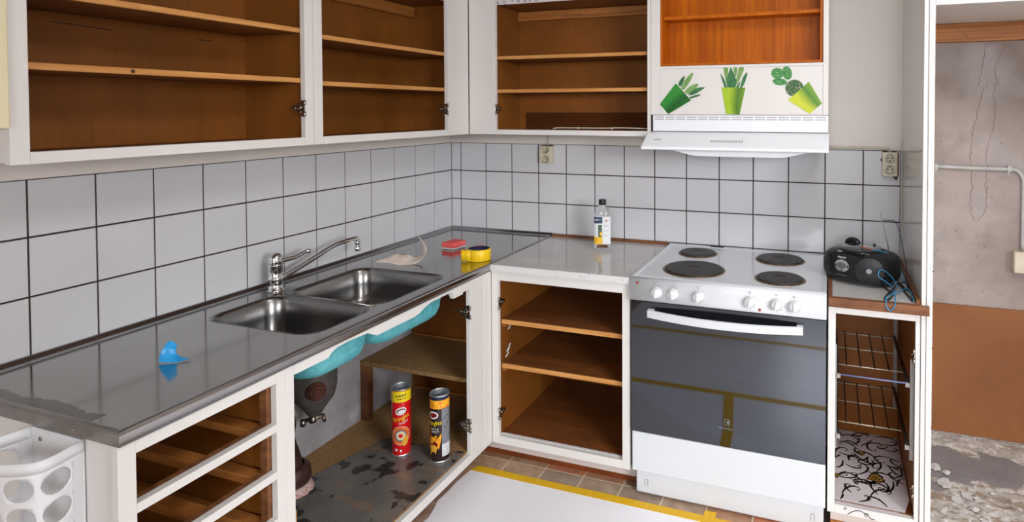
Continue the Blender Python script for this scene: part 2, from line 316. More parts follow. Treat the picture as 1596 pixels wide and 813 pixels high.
# tiled splashbacks: grout bed with raised tiles in one mesh each
P_ = .153; g = .0021
zr = [.700, .847, 1.000, 1.152, 1.300]
def tiles(wall, lines, name, parent):
    bm = bmn()
    lo, hi = lines[0], lines[-1]
    if wall == 'L': box(bm, 0, .004, lo, hi, zr[0], zr[-1], 1)
    else: box(bm, lo, hi, -.004, 0, zr[0], zr[-1], 1)
    for i in range(len(lines)-1):
        for j in range(4):
            a, b = lines[i]+g, lines[i+1]-g; c, d = zr[j]+g, zr[j+1]-g
            q = .0012; e0, e1 = .004, .0064
            co = []
            for (k, off) in ((0, 0), (1, q)):
                e = e1 if k else e0
                for (s, z) in ((a+off, c+off), (b-off, c+off), (b-off, d-off), (a+off, d-off)):
                    co.append((e, s, z) if wall == 'L' else (s, -e, z))
            v = [bm.verts.new(p) for p in co]
            bm.faces.new(v[4:])
            for k in range(4): bm.faces.new((v[k], v[(k+1) % 4], v[4+(k+1) % 4], v[4+k]))
    return obj(name, bm, ['tile', 'grout'], parent)
tiles('L', [-(.1521 + (i-1)*P_) for i in range(16, 0, -1)] + [-.0066], 'tile_panel', wl)
tiles('B', [.0066] + [.0656 + P_*i for i in range(14)] + [2.2], 'tile_panel', wb)
obj('plaster_patch', boxes((0, .003, -1.99, -.34, 0, .70)), 'plaster', wl)
# painted strip above the tiles (slightly proud of the wall)
obj('painted_strip', boxes((0, .0072, -2.45, -.0072, 1.300, 1.345)), 'wall', wl, bev=.001)
obj('painted_strip', boxes((.0, 2.2, -.0072, 0, 1.300, 1.345)), 'wall', wb, bev=.001)
# niche: stained concrete back wall with cracks
nc = obj('concrete_face', boxes((2.237, 3.4, -.002, 0, .0, 1.9)), 'concrete', wb)
cracks = [[(2.506, 1.732), (2.497, 1.657), (2.488, 1.604), (2.478, 1.566)], [(2.572, 1.733), (2.553, 1.678), (2.537, 1.626), (2.544, 1.588), (2.554, 1.565)],
 [(2.515, 1.573), (2.492, 1.528), (2.476, 1.452), (2.465, 1.391), (2.461, 1.338), (2.456, 1.284), (2.461, 1.223), (2.463, 1.154)], [(2.464, 1.165), (2.456, 1.111), (2.461, 1.057), (2.477, 1.018), (2.506, 1.06), (2.514, 1.113), (2.516, 1.167)],
 [(2.55, 1.60), (2.535, 1.528), (2.539, 1.467), (2.533, 1.392), (2.521, 1.339), (2.511, 1.286), (2.515, 1.225), (2.509, 1.156)]]
for cr in cracks:
    bm = bmn(); pts = [Vector((p[0] + R.uniform(-.004, .004), -.0028, p[1])) for p in catmull([(x, 0, z) for x, z in cr], 7) for p in [(p.x, p.z)]]
    wv = [R.uniform(.0007, .0019) for _ in pts]
    vs = [(bm.verts.new((p.x - w_, p.y, p.z)), bm.verts.new((p.x + w_, p.y, p.z))) for p, w_ in zip(pts, wv)]
    for a, b in zip(vs, vs[1:]): bm.faces.new((a[0], a[1], b[1], b[0]))
    obj('crack', bm, 'crack', nc, normals=False)
# raised rough floor of the niche
def rough_slab():
    bm = bmn(); nx, ny = 150, 84; x0, x1, y0, y1 = 2.237, 3.3, -.62, 0
    from mathutils import noise as mn
    gr = []
    for j in range(ny+1):
        row = []
        for i in range(nx+1):
            x = x0 + (x1-x0)*i/nx; y = y0 + (y1-y0)*j/ny
            rough = max(0, (y + .13)*7) + max(0, (-.34 + .25*(x-2.3) - y)*4) ; rough = min(rough, 1)
            z = .128 + .008*rough*mn.noise(Vector((x*14, y*14, 0))) + .009*rough*mn.noise(Vector((x*60, y*60, 3))) + .02*max(0, (y+.12))/.12*.6 + .012*(x-2.3)*max(0, min(1, (y+.3)*3))
            row.append(bm.verts.new((x, y, z)))
        gr.append(row)
    for j in range(ny):
        for i in range(nx):
            f = bm.faces.new((gr[j][i], gr[j][i+1], gr[j+1][i+1], gr[j+1][i])); f.smooth = True
            y = y0 + (y1-y0)*(j+.5)/ny; x = x0 + (x1-x0)*(i+.5)/nx
            n_ = mn.noise(Vector((x*12, y*12, 5)))*.09
            f.material_index = 1 if (y > -.115 + n_ or y < -.36 + .28*(x-2.3) + n_*1.4) else 0
    edge = [gr[0][i] for i in range(nx+1)]; bot = [bm.verts.new((v.co.x, v.co.y, .0)) for v in edge]
    for i in range(nx): bm.faces.new((edge[i], edge[i+1], bot[i+1], bot[i])).material_index = 1
    return bm
struct('trim_1', rough_slab(), ['niche_slab', 'debris'], normals=False)

# ================================================================ BASE CABINETS
def hinge(parent, p, leafdir, nrm, s=1.0, knuckle=(0, 0, 1)):
    """leaf points along leafdir, lies on the surface with outward normal nrm"""
    p, L_, N_ = Vector(p), Vector(leafdir), Vector(nrm); Z = Vector((0, 0, 1)); bm = bmn()
    h = .021*s; t = .0022
    pts = [p + Z*h, p + Z*h + L_*.008*s, p + Z*h*.55 + L_*.022*s, p + Z*.004 + L_*.045*s, p - Z*.004 + L_*.045*s, p - Z*h*.55 + L_*.022*s, p - Z*h + L_*.008*s, p - Z*h]
    prism(bm, pts, N_*t)
    for a, b in ((.008, .021), (-.021, -.008)): tube(bm, [p + Z*a*s - L_*.004 + N_*.004, p + Z*b*s - L_*.004 + N_*.004], .0042, 8)
    for d_, z_ in ((.012, .009), (.012, -.009), (.030, 0), (.02, 0)): lathe(bm, [(.0034, 0), (.0026, .0018), (0.0001, .0022)], T(*(p + L_*d_*s + Z*z_*s + N_*t)) @ axis_to(N_), 8)
    # small spring cup standing off the leaf
    tube(bm, [p + L_*.006 + N_*.002 + Z*.006, p + L_*.006 + N_*.009 + Z*.004, p + L_*.016 + N_*.008 - Z*.004, p + L_*.024 + N_*.002 - Z*.004], .0028, 6)
    return obj('hinge', bm, 'hinge', parent)

# drawer unit, left end of the sink run
dc = thing('drawer_cabinet', 'white base cabinet with empty drawer openings under the left end of the steel worktop', 'cabinet', (.3, -1.8, 0))
obj('face_frame', boxes((.58, .60, -2.0, -1.966, .09, .81), (.58, .60, -1.635, -1.606, .09, .81), (.58, .6, -1.966, -1.635, .781, .81), (.58, .6, -1.966, -1.635, .657, .677), (.58, .6, -1.966, -1.635, .536, .556), (.58, .6, -1.966, -1.635, .414, .434), (.58, .6, -1.966, -1.635, .292, .312), (.58, .6, -1.966, -1.635, .09, .12)), 'paint', dc, bev=.0012)
obj('end_panel', boxes((.012, .578, -1.99, -1.972, .05, .808)), 'paint', dc, bev=.001)
obj('inner_side_panel', boxes((.012, .578, -1.625, -1.610, .05, .808)), 'ply', dc)
obj('back_panel', boxes((.012, .022, -1.97, -1.626, .05, .808)), 'ply', dc)
obj('bottom_board', boxes((.024, .578, -1.97, -1.627, .10, .118)), 'ply_h', dc)
obj('top_board', boxes((.024, .578, -1.97, -1.627, .795, .806)), 'ply_h', dc)
for zt in (.677, .556, .434, .312):
    obj('rail_backing', boxes((.562, .579, -1.966, -1.628, zt-.02, zt-.001)), 'bare', dc, bev=.0008)
    for yy, hh in ((-1.650, .024), (-1.80, .024), (-1.952, .024)):
        obj('drawer_runner', boxes((.024, .561, yy-.017, yy+.017, zt-.030, zt-.008)), 'pine_dark', dc, bev=.0015)
obj('front_post', boxes((.555, .578, -1.646, -1.627, .12, .79)), 'bare', dc)

# sink cabinet
sk = thing('sink_cabinet', 'open white sink base cabinet with teal basin undersides and two crisp cans inside', 'cabinet', (.3, -1.1, 0))
obj('face_frame', boxes((.58, .60, -1.606, -1.581, .09, .81), (.58, .60, -.752, -.601, .09, .81), (.58, .60, -1.581, -.752, .09, .124)), 'paint', sk, bev=.0015)
bm = bmn(); prism(bm, [(.58, y, z) for y, z in ((-1.581, .81), (-1.581, .781), (-1.465, .781), (-1.452, .792), (-1.43, .799), (-1.385, .801), (-1.31, .797), (-1.285, .784), (-1.27, .776), (-1.09, .775), (-1.06, .780), (-1.035, .790), (-1.0, .798), (-.87, .798), (-.862, .777), (-.752, .776), (-.752, .81))], (.02, 0, 0)); obj('top_rail', bm, 'paint', sk)
obj('seam_strip', boxes((.600, .6025, -.655, -.601, .095, .808)), 'paint', sk, bev=.001)
obj('cabinet_floor', boxes((.006, .58, -1.605, -.345, .112, .128)), 'cork', sk)
obj('side_panel', boxes((.006, .58, -.345, -.330, .05, .808)), 'ply', sk)
obj('shelf_board', boxes((.006, .578, -.688, -.347, .372, .388)), 'cork', sk, bev=.001)
obj('shelf_edge', boxes((.006, .578, -.692, -.688, .371, .389)), 'cork_edge', sk)
obj('shelf_batten', boxes((.03, .578, -.357, -.346, .389, .398), (.03, .578, -.357, -.346, .129, .138)), 'pine_dark', sk)
obj('shelf_post', boxes((.006, .048, -.69, -.662, .129, .371)), 'bare', sk, bev=.001)
obj('rail_block', boxes((.583, .5992, -.862, -.80, .769, .7765)), 'paint', sk, bev=.001)
hinge(sk, (.598, -.7535, .684), (-1, 0, 0), (0, -1, 0), 1.25)
hinge(sk, (.598, -.7535, .237), (-1, 0, 0), (0, -1, 0), 1.25)

obj('wood_sliver', boxes((.584, .5985, -1.5808, -1.5775, .125, .42)), 'pine', sk)
# white shelf cabinet by the cooker
wc = thing('shelf_cabinet', 'open white base cabinet with two brown shelves left of the cooker', 'cabinet', (.9, -.3, 0))
obj('face_frame', boxes((.603, .634, -.60, -.58, .092, .812), (1.174, 1.206, -.60, -.58, .092, .812), (.634, 1.174, -.6, -.58, .772, .812), (.634, 1.174, -.6, -.58, .092, .124)), 'paint', wc, bev=.0015)
obj('side_panel', boxes((.612, .630, -.58, -.33, .095, .81), (.612, .630, -.33, -.012, .095, .81)), 'ply', wc)
obj('side_panel', boxes((1.186, 1.204, -.58, -.012, .095, .81)), 'ply', wc)
obj('back_panel', boxes((.630, 1.186, -.016, -.008, .095, .81)), 'ply', wc)
obj('bottom_board', boxes((.631, 1.185, -.58, -.017, .105, .122)), 'ply_h', wc)
obj('bottom_lip', boxes((.634, 1.174, -.58, -.57, .122, .126)), 'laminate_edge', wc)
for zt in (.600, .414):
    s_ = obj('shelf', boxes((.632, 1.184, -.562, -.018, zt-.016, zt)), 'ply_h', wc)
    obj('shelf_edge', boxes((.632, 1.184, -.570, -.562, zt-.017, zt+.001)), 'pine', s_, bev=.001)
    obj('shelf_cleat', boxes((.631, .645, -.56, -.02, zt-.034, zt-.017)), 'pine_dark', s_)
obj('top_back_rail', boxes((.631, 1.185, -.09, -.017, .74, .80)), 'pine_dark', wc)
# torn paper scraps left on the inner side
for (y, z, a, b) in ((-.50, .545, .014, .005), (-.475, .565, .01, .006), (-.44, .59, .01, .004), (-.51, .455, .012, .007), (-.50, .468, .008, .005), (-.52, .435, .012, .005)):
    bm = bmn(); n = 9; pts = [(.6302, y + a*1.3*math.cos(2*PI*k/n)*R.uniform(.6, 1.1) , z + (b*math.sin(2*PI*k/n) + .6*a*math.cos(2*PI*k/n))*R.uniform(.7, 1.1)) for k in range(n)]
    prism(bm, pts, (.0012, 0, 0)); obj('paint_scar', bm, 'label_white', wc)
hinge(wc, (.6345, -.598, .676), (0, 1, 0), (1, 0, 0), 1.1)
hinge(wc, (.6345, -.598, .216), (0, 1, 0), (1, 0, 0), 1.1)

# narrow cabinet right of the cooker
rc = thing('narrow_cabinet', 'narrow open white cabinet with wire racks and scrollwork liner right of the cooker', 'cabinet', (2.06, -.3, 0))
obj('face_frame', boxes((1.919, 1.943, -.60, -.58, .09, .806), (2.189, 2.2035, -.60, -.58, .09, .806), (1.943, 2.189, -.6, -.58, .779, .806), (1.943, 2.189, -.6, -.58, .09, .120)), 'paint', rc, bev=.0012)
obj('side_panel', boxes((1.921, 1.937, -.58, -.012, .092, .804)), 'ply', rc)
obj('side_panel', boxes((2.1905, 2.2035, -.58, -.012, .092, .804)), 'ply', rc)
obj('back_panel', boxes((1.937, 2.190, -.080, -.072, .092, .804)), 'ply', rc)
obj('bottom_board', boxes((1.937, 2.190, -.58, -.081, .10, .124)), 'ply_h', rc)
hinge(rc, (2.1885, -.597, .663), (0, 1, 0), (-1, 0, 0), 1.1)
hinge(rc, (2.1885, -.597, .215), (0, 1, 0), (-1, 0, 0), 1.1)
for (x0, x1, y0, y1, z0, z1) in ((2.178, 2.190, -.57, -.556, .30, .64), (1.937, 1.948, -.57, -.556, .30, .66), (2.17, 2.184, -.095, -.081, .25, .64)):
    rl = obj('rack_upright', boxes((x0, x1, y0, y1, z0, z1)), 'rail_white', rc, bev=.001)
for zz in (.545, .335):
    bm = bmn()
    for xx in (2.172,): tube(bm, [(xx, -.10, zz+.004), (xx, -.57, zz+.012)], .0062, 8)
    tube(bm, [(1.951, -.10, zz+.004), (1.951, -.57, zz+.012)], .004, 8)
    rk = obj('wire_rack', bm, 'wire_dark', rc)
    bm = bmn()
    for xx in (1.983, 2.03, 2.078, 2.125): tube(bm, [(xx, -.10, zz+.003), (xx, -.27, zz-.001), (xx, -.44, zz-.004), (xx, -.443, zz+.004)], .0024, 6)
    obj('long_wire', bm, 'wire_dark', rk)
    for yy in (-.102, -.27, -.44):
        bm = bmn(); tube(bm, [(1.952, yy, zz - .002), (2.170, yy, zz - .002)], .0023, 6); obj('cross_wire', bm, 'wire_light', rk)
bm = bmn(); tube(bm, [(1.951, -.572, .560), (2.172, -.572, .560)], .0028, 8); obj('rack_front_bar', bm, 'blue_bar', rc)
for x, z in ((2.170, .556), (1.953, .556), (2.170, .345), (1.953, .345)):
    obj('rack_clip', boxes((x-.007, x+.007, -.577, -.566, z-.008, z+.006)), 'rail_white', rc, bev=.001)

# plinths and skirting under the cabinets
obj_ = obj('plinth', boxes((.05, .505, -1.985, -.525, .0, .045)), 'kick'); tag(obj_, 'reddish brown skirting board under the sink run', 'skirting')
pl = thing('plinth', 'aged white plinth with brown skirting strip under the open shelf cabinet', 'plinth', (.9, -.55, 0))
obj('plinth_board', boxes((.54, 1.212, -.534, -.522, .030, .091)), 'kick_white', pl)
obj('skirting_strip', boxes((.508, 1.216, -.522, -.506, 0, .034)), 'kick', pl, bev=.001)
pl = thing('plinth', 'aged white plinth with wooden strip under the narrow cabinet', 'plinth', (2.07, -.55, 0))
obj('plinth_board', boxes((1.93, 2.203, -.575, -.56, .05, .089)), 'kick_white', pl)
obj('skirting_strip', boxes((1.93, 2.203, -.58, -.56, 0, .05)), 'pine_dark', pl)

# tall white side panel (fridge surround)
tp = thing('tall_side_panel', 'tall glossy white partition panel between narrow cabinet and bare niche', 'panel', (2.22, -.3, 0))
M['panel'] = mat('gloss_panel', rgb(218, 215, 208), .15)
obj('panel_board', boxes((2.2045, 2.234, -.585, -.001, 0, 2.5)), 'panel', tp)
obj('front_edge_strip', boxes((2.2046, 2.218, -.606, -.5855, 0, 2.5)), 'paint', tp, bev=.0015)
obj('front_edge_strip', boxes((2.219, 2.237, -.609, -.5855, 0, 2.5)), 'paint', tp, bev=.0015)
for z in (.44, .70, .95): 
    bm = bmn(); lathe(bm, [(.003, 0), (.002, .001)], T(2.2365, -.600, z) @ axis_to((0, -1, 0)) @ T(0, 0, .008), 10); obj('nail_hole', bm, 'rust', tp)

# ================================================================ STEEL WORKTOP WITH DOUBLE SINK
st = thing('steel_worktop', 'long stainless steel worktop with twin sink basins along the left wall', 'worktop', (.3, -1.0, .81))
def rrect(x0, x1, y0, y1, r, n=8):
    out = []
    for cx, cy, a0 in ((x1-r, y1-r, 0), (x0+r, y1-r, 90), (x0+r, y0+r, 180), (x1-r, y0+r, 270)):
        for k in range(n+1): a = math.radians(a0 + 90*k/n); out.append((cx + r*math.cos(a), cy + r*math.sin(a)))
    return out
B1 = (.135, .548, -1.470, -1.215); B2 = (.135, .548, -1.195, -.818)
B1 = (.125, .548, -1.478, -1.212)
def top_sheet():
    bm = bmn(); edges = []
    outer = [(.012, -1.998), (.603, -1.998), (.603, -.618), (.603, -.607), (.603, -.012), (.012, -.012)]
    outer = []
    n = 10
    for a, b in (((.014, -1.994), (.597, -1.994)), ((.597, -1.994), (.597, -.010)), ((.597, -.010), (.014, -.010)), ((.014, -.010), (.014, -1.994))):
        for k in range(n): outer.append((a[0]+(b[0]-a[0])*k/n, a[1]+(b[1]-a[1])*k/n))
    for loop in (outer, rrect(*B1, .062), rrect(*B2, .062)):
        v = [bm.verts.new((x, y, CT)) for x, y in loop]
        edges += [bm.edges.new((v[i], v[(i+1) % len(v)])) for i in range(len(v))]
    bmesh.ops.triangle_fill(bm, use_beauty=True, edges=edges)
    for f in bm.faces:
        if f.normal.z < 0: f.normal_flip()
    return bm
obj('top_sheet', top_sheet(), 'steel', st, normals=False)
bm = bmn()   # front edge: rounded bead, vertical face, folded under
prof = [(.590, .8400), (.594, .8412), (.598, .8422), (.603, .8418), (.6065, .8385), (.607, .834), (.607, .811), (.600, .811)]
def sweep_y(bm, prof, y0, y1):
    a = [bm.verts.new((x, y0, z)) for x, z in prof]; b = [bm.verts.new((x, y1, z)) for x, z in prof]
    for i in range(len(prof)-1): bm.faces.new((a[i], a[i+1], b[i+1], b[i])).smooth = True
sweep_y(bm, prof, -2.001, -.6)
obj('front_edge', bm, 'steel_front', st)
bm = bmn(); sweep_y(bm, [(.592, .8395), (.595, .8425), (.600, .8432), (.6035, .8415), (.604, .838)], -.6, -.010); obj('joint_bead', bm, 'steel', st)
bm = bmn()   # left end edge
pr2 = [(-1.988, .8400), (-1.993, .8415), (-1.998, .8400), (-2.001, .836), (-2.001, .811), (-1.994, .811)]
a = [bm.verts.new((.008, y, z)) for y, z in pr2]; b = [bm.verts.new((.607, y, z)) for y, z in pr2]
for i in range(5): bm.faces.new((a[i], a[i+1], b[i+1], b[i]))
obj('end_edge', bm, 'steel_edge', st)
bm = bmn(); lathe(bm, [(.0045, 0), (.0035, .0015), (.0001, .002)], T(.466, -2.001, .822) @ axis_to((0, -1, 0)), 12); obj('edge_screw', bm, 'hinge', st)
bm = bmn()   # upstand along the walls
pr3 = [(.030, .8400), (.022, .8415), (.016, .8475), (.012, .853), (.0072, .854), (.0072, .84)]
sweep_y(bm, pr3, -1.998, -.02)
a = [bm.verts.new((x, -.02 + 0, z)) for x, z in pr3]
x0 = .02
pb = [(-.030, .8400), (-.022, .8415), (-.016, .8475), (-.012, .853), (-.0072, .854), (-.0072, .84)]
a = [bm.verts.new((.0075, y, z)) for y, z in pb]; b = [bm.verts.new((.60, y, z)) for y, z in pb]
for i in range(5): bm.faces.new((a[i], b[i], b[i+1], a[i+1])).smooth = True
obj('upstand', bm, 'steel_front', st)
def basin_rings(b, steps, off=0):
    return [[(x, y, z) for x, y in rrect(b[0]+i-off, b[1]-i+off, b[2]+i-off, b[3]-i+off, max(.062-i*.3+off, .02))] for i, z in steps]
steps = [(-.004, CT+.0006), (.0, CT+.0002), (.004, CT-.004), (.008, CT-.012), (.013, CT-.06), (.018, CT-.11), (.026, CT-.130), (.040, CT-.142), (.060, CT-.148)]
def loft(rings, cap=True):
    bm = bmn(); R_ = [[bm.verts.new(p) for p in r] for r in rings]; n = len(R_[0])
    for a, b in zip(R_, R_[1:]):
        for k in range(n): bm.faces.new((a[k], a[(k+1) % n], b[(k+1) % n], b[k])).smooth = True
    if cap: bm.faces.new(R_[-1]).smooth = True
    return bm
for b in (B1, B2):
    bs = obj('basin', loft(basin_rings(b, steps)), 'steel_basin', st, normals=False)
    outer_steps = [(.0, CT-.02), (.006, CT-.06), (.011, CT-.108), (.020, CT-.131), (.036, CT-.146), (.06, CT-.152)]
    obj('underseal', loft(basin_rings(b, outer_steps, .004)), 'teal', bs)
    cx, cy = (b[0]+b[1])/2 - .12, (b[2]+b[3])/2
    bm = bmn(); lathe(bm, [(.04, .0), (.036, .0015), (.026, -.001), (.0001, -.001)], T(cx, cy, CT-.1475), 28, cap1=False); obj('drain_ring', bm, 'chrome', bs)
bm = bmn()  # divider bead between the basins
bm2 = [(.150, -1.2035, CT+.0004), (.35, -1.2035, CT+.0012), (.535, -1.2035, CT+.0004)]
tube(bm, bm2, [.003, .004, .003], 8); obj('divider_bead', bm, 'steel', st)

# dried stain line on the worktop end is part of the sheet
bm = bmn(); pts = []
for k in range(40):
    t = k/39; x = .03 + .47*t; pts.append((x, -1.978 + .012*abs(math.sin(7*t)) + R.uniform(-.003, .003) + .012*math.sin(2.2*t)))
up_ = [bm.verts.new((x, y, CT+.0003)) for x, y in pts]; dn = [bm.verts.new((x, -1.990, CT+.0003)) for x, y in pts]
for i in range(39): bm.faces.new((dn[i], dn[i+1], up_[i+1], up_[i]))
M['stain'] = mat('dull_glue_stain', rgb(120, 114, 106), .22, noise=(30, rgb(120, 114, 108), .6, 4), spec=.5, metal=.9)
obj('glue_stain', bm, 'stain', st, normals=False)

# mixer tap
tp_ = thing('mixer_tap', 'chrome single-lever mixer tap with long swung spout behind the sink', 'tap', (.086, -1.180, CT))
bm = bmn(); lathe(bm, [(.028, 0), (.028, .004), (.0235, .006), (.0235, .040), (.0245, .041), (.0245, .045), (.0235, .046), (.0230, .088), (.0245, .089), (.0245, .094), (.021, .095)], T(.086, -1.180, CT), 36); obj('body', bm, 'chrome', tp_)
bm = bmn(); lathe(bm, [(.0225, .096), (.0235, .100), (.0225, .116), (.018, .127), (.010, .133), (.0001, .1345)], T(.086, -1.180, CT), 32, cap1=False); hd = obj('lever_cap', bm, 'chrome', tp_)
bm = bmn()
lp = catmull([(.090, -1.165, CT+.102), (.096, -1.135, CT+.102), (.100, -1.105, CT+.104), (.103, -1.075, CT+.112), (.105, -1.058, CT+.114), (.106, -1.050, CT+.112)], 5)
tube(bm, lp, [.009 - .0035*i/len(lp) + (.003 if i > len(lp)-8 else 0) for i in range(len(lp))], 12); obj('lever', bm, 'chrome', hd)
bm = bmn()
spt = catmull([(.088, -1.166, CT+.036), (.092, -1.14, CT+.046), (.104, -1.04, CT+.079), (.113, -.96, CT+.106), (.118, -.92, CT+.115), (.123, -.87, CT+.119), (.126, -.842, CT+.119), (.1265, -.834, CT+.117), (.127, -.832, CT+.108)], 6)
tube(bm, spt, [.011 - .0025*min(1, i/20) for i in range(len(spt))], 18); sp_ = obj('spout', bm, 'chrome', tp_)
bm = bmn(); lathe(bm, [(.010, .014), (.0115, .012), (.0115, .004), (.008, .002), (.008, -.004), (.0125, -.006), (.0125, -.020), (.0105, -.024), (.0001, -.024)][::-1], T(.127, -.832, CT+.092), 24, cap0=False); obj('aerator', bm, 'chrome', sp_)

# ================================================================ SMALL THINGS ON THE STEEL WORKTOP
# blue film scrap
bm = bmn()
def sheet_from(pts_rows, bm):
    V = [[bm.verts.new(p) for p in r] for r in pts_rows]
    for a, b in zip(V, V[1:]):
        for i in range(len(a)-1): bm.faces.new((a[i], a[i+1], b[i+1], b[i])).smooth = True
z0 = CT + .0014
sheet_from([[(.334, -1.745, z0), (.345, -1.742, z0+.001), (.362, -1.735, z0), (.385, -1.722, z0), (.396, -1.705, z0+.006)],
            [(.333, -1.742, z0+.012), (.343, -1.735, z0+.016), (.355, -1.727, z0+.010), (.370, -1.716, z0+.003), (.390, -1.703, z0+.005)],
            [(.334, -1.737, z0+.026), (.340, -1.730, z0+.031), (.347, -1.724, z0+.022), (.354, -1.716, z0+.010), (.362, -1.710, z0+.004)],
            [(.338, -1.732, z0+.037), (.341, -1.727, z0+.041), (.345, -1.722, z0+.036), (.350, -1.717, z0+.028), (.350, -1.713, z0+.018)],
            [(.343, -1.729, z0+.046), (.345, -1.723, z0+.052), (.349, -1.718, z0+.047), (.357, -1.713, z0+.041), (.353, -1.709, z0+.036)]], bm)
tag(obj('film_scrap', bm, 'blue_film', solid=.0008, sub=2), 'small crumpled bright blue film scrap on the left half of the steel worktop', 'scrap')
# curled cream card
bm = bmn()
cl = catmull([(.160, -.765, z0+.006), (.190, -.750, z0+.010), (.225, -.735, z0+.012), (.262, -.722, z0+.005), (.295, -.708, z0+.002), (.322, -.694, z0+.012), (.334, -.680, z0+.034), (.330, -.668, z0+.058), (.313, -.662, z0+.080), (.292, -.658, z0+.098)], 6)
rows = []
for i, p in enumerate(cl):
    t = i/(len(cl)-1); wd = .004 + .050*math.sin(PI*min(1, t/.66))**1.6 if t < .45 else .045 - .036*((t-.45)/.55)**.9
    m_ = max(0, min(1, (t-.5)/.3)); d = (Vector((-.35, .93, .10))*(1-m_) + Vector((-.92, .38, .12))*m_).normalized()
    k_ = math.sin(PI*min(1, t/.6)); rows.append([p - d*wd*.6 + Vector((0, 0, -.004*k_)), p + Vector((0, 0, .005*k_ + .003*math.sin(i*.5))), p + d*wd + Vector((0, 0, .014*k_ + .003*math.sin(t*40)))])
for r in rows:
    for p in r: p.z = max(p.z, z0)
sheet_from(rows, bm)
tag(obj('card_scrap', bm, 'paper', solid=.0016, sub=1), 'torn cream card scrap with a curled up end behind the right basin', 'scrap')
# sponge
sg = thing('sponge', 'red sponge with white scouring face on the corner of the steel worktop', 'sponge', (.29, -.41, CT))
mt_ = T(.293, -.408, CT+.001) @ Rz(math.radians(-8))
def tbox(bm, mtx, x0, x1, y0, y1, z0, z1):
    v = box(bm, x0, x1, y0, y1, z0, z1)
    for q in v: q.co = mtx @ q.co
bm = bmn(); tbox(bm, mt_, -.034, .034, -.043, .043, 0, .007); obj('scourer', bm, 'sponge_white', sg, bev=.002)
bm = bmn(); tbox(bm, mt_, -.034, .034, -.043, .043, .007, .030); obj('foam', bm, 'sponge', sg, bev=.003)
# tape roll
tr = thing('tape_roll', 'roll of yellow tape with navy core standing on the steel worktop', 'tape', (.522, -.560, CT))
bm = bmn(); cxx, cyy = .522, -.562
prof = [(.045, 0), (.049, .0), (.050, .001), (.050, .047), (.049, .048), (.045, .048)]
lathe(bm, prof, T(cxx, cyy, CT+.001), 48, cap0=False, cap1=False); 
obj('tape_winding', bm, 'tape_roll', tr)
bm = bmn(); lathe(bm, [(.0452, .0005), (.0452, .0476), (.0425, .0476), (.0425, .0005)], T(cxx, cyy, CT+.001), 40, cap0=False, cap1=False); obj('core', bm, 'navy', tr)
bm = bmn(); v = []
for (x, y) in ((cxx-.012, cyy-.0497), (cxx-.030, cyy-.050), (cxx-.048, cyy-.052), (cxx-.053, cyy-.054)): v.append((bm.verts.new((x, y, CT+.002)), bm.verts.new((x, y, CT+.048))))
for a, b in zip(v, v[1:]): bm.faces.new((a[0], b[0], b[1], a[1])).smooth = True
obj('loose_end', bm, 'tape_roll', tr, solid=.0008)
bm = bmn(); prism(bm, [(cxx-.036, cyy+.030, CT+.049), (cxx-.008, cyy+.046, CT+.049), (cxx-.006, cyy+.043, CT+.049), (cxx-.032, cyy+.027, CT+.049)], (0, 0, .002)); obj('core_label', bm, 'pink', tr)

# ================================================================ LAMINATE WORKTOP + WOOD STRIP + BOTTLE
lw = thing('laminate_worktop', 'grey laminate worktop between the steel worktop and the cooker', 'worktop', (.9, -.3, .812))
obj('top_board', boxes((.606, 1.2085, -.610, -.026, .8135, .8385)), 'worktop', lw, bev=.001)
obj('front_edge', boxes((.606, 1.2085, -.6125, -.6102, .8135, .838)), 'laminate_edge', lw)
tag(obj('wood_strip', boxes((.606, 1.208, -.0255, -.0075, .8125, .851)), 'bare', bev=.001), 'brown wooden batten along the wall behind the grey laminate worktop', 'batten')
bt = thing('spray_bottle', 'clear plastic bottle with black cap and printed label on the grey worktop', 'bottle', (.935, -.19, .8385))
bt.name = 'cleaner_bottle'
bc = T(.938, -.185, .839)
def sq_ring(w_, d_, z, r, n=6): return [tuple(bc @ Rz(.35) @ Vector((x, y, z))) for x, y in rrect(-w_, w_, -d_, d_, r, n)]
rings = [sq_ring(.034, .024, 0, .018), sq_ring(.038, .027, .004, .02), sq_ring(.038, .027, .10, .02), sq_ring(.0365, .026, .12, .02), sq_ring(.037, .0265, .14, .02), sq_ring(.034, .026, .160, .02), sq_ring(.026, .022, .180, .018), sq_ring(.016, .016, .196, .0155), sq_ring(.0135, .0135, .203, .013), sq_ring(.0135, .0135, .214, .013)]
bm = loft(rings); bm.faces.new([v for v in list(bm.verts)[:28]][::-1])
obj('bottle_body', bm, 'water_glass', bt)
bm = bmn(); lathe(bm, [(.0165, .200), (.017, .202), (.017, .222), (.0155, .224)], bc @ Rz(.35), 24); obj('cap', bm, 'black', bt)
def blabel(u0, u1, z0_, z1_, off, mt_name, name='label'):
    """label panel wrapping the front of the bottle, u along front from -1 to 1"""
    bm = bmn(); rows_ = []
    for k in range(9):
        u = u0 + (u1-u0)*k/8; x = .0385*u; e = max(0, abs(x) - .020); y = -.0272 - off + (0 if e == 0 else (.020 - math.sqrt(max(0, .02**2 - e*e))))
        rows_.append([bc @ Rz(.35) @ Vector((x*(1+off*8), y, z)) for z in (z0_, z1_)])
    sheet_from(rows_, bm); return obj(name, bm, mt_name, bt, normals=False)
lb = blabel(-.98, .02, .024, .150, .0006, 'label_white'); blabel(.04, .98, .024, .148, .0006, 'label_white')
blabel(-.96, .0, .118, .148, .0011, 'label_navy', 'label_band'); blabel(-.96, .0, .024, .056, .0011, 'label_yellow', 'label_band')
blabel(-.5, -.05, .056, .112, .0011, 'leaf_print', 'label_picture'); blabel(-.3, -.04, .062, .078, .0014, 'label_yellow', 'label_picture')
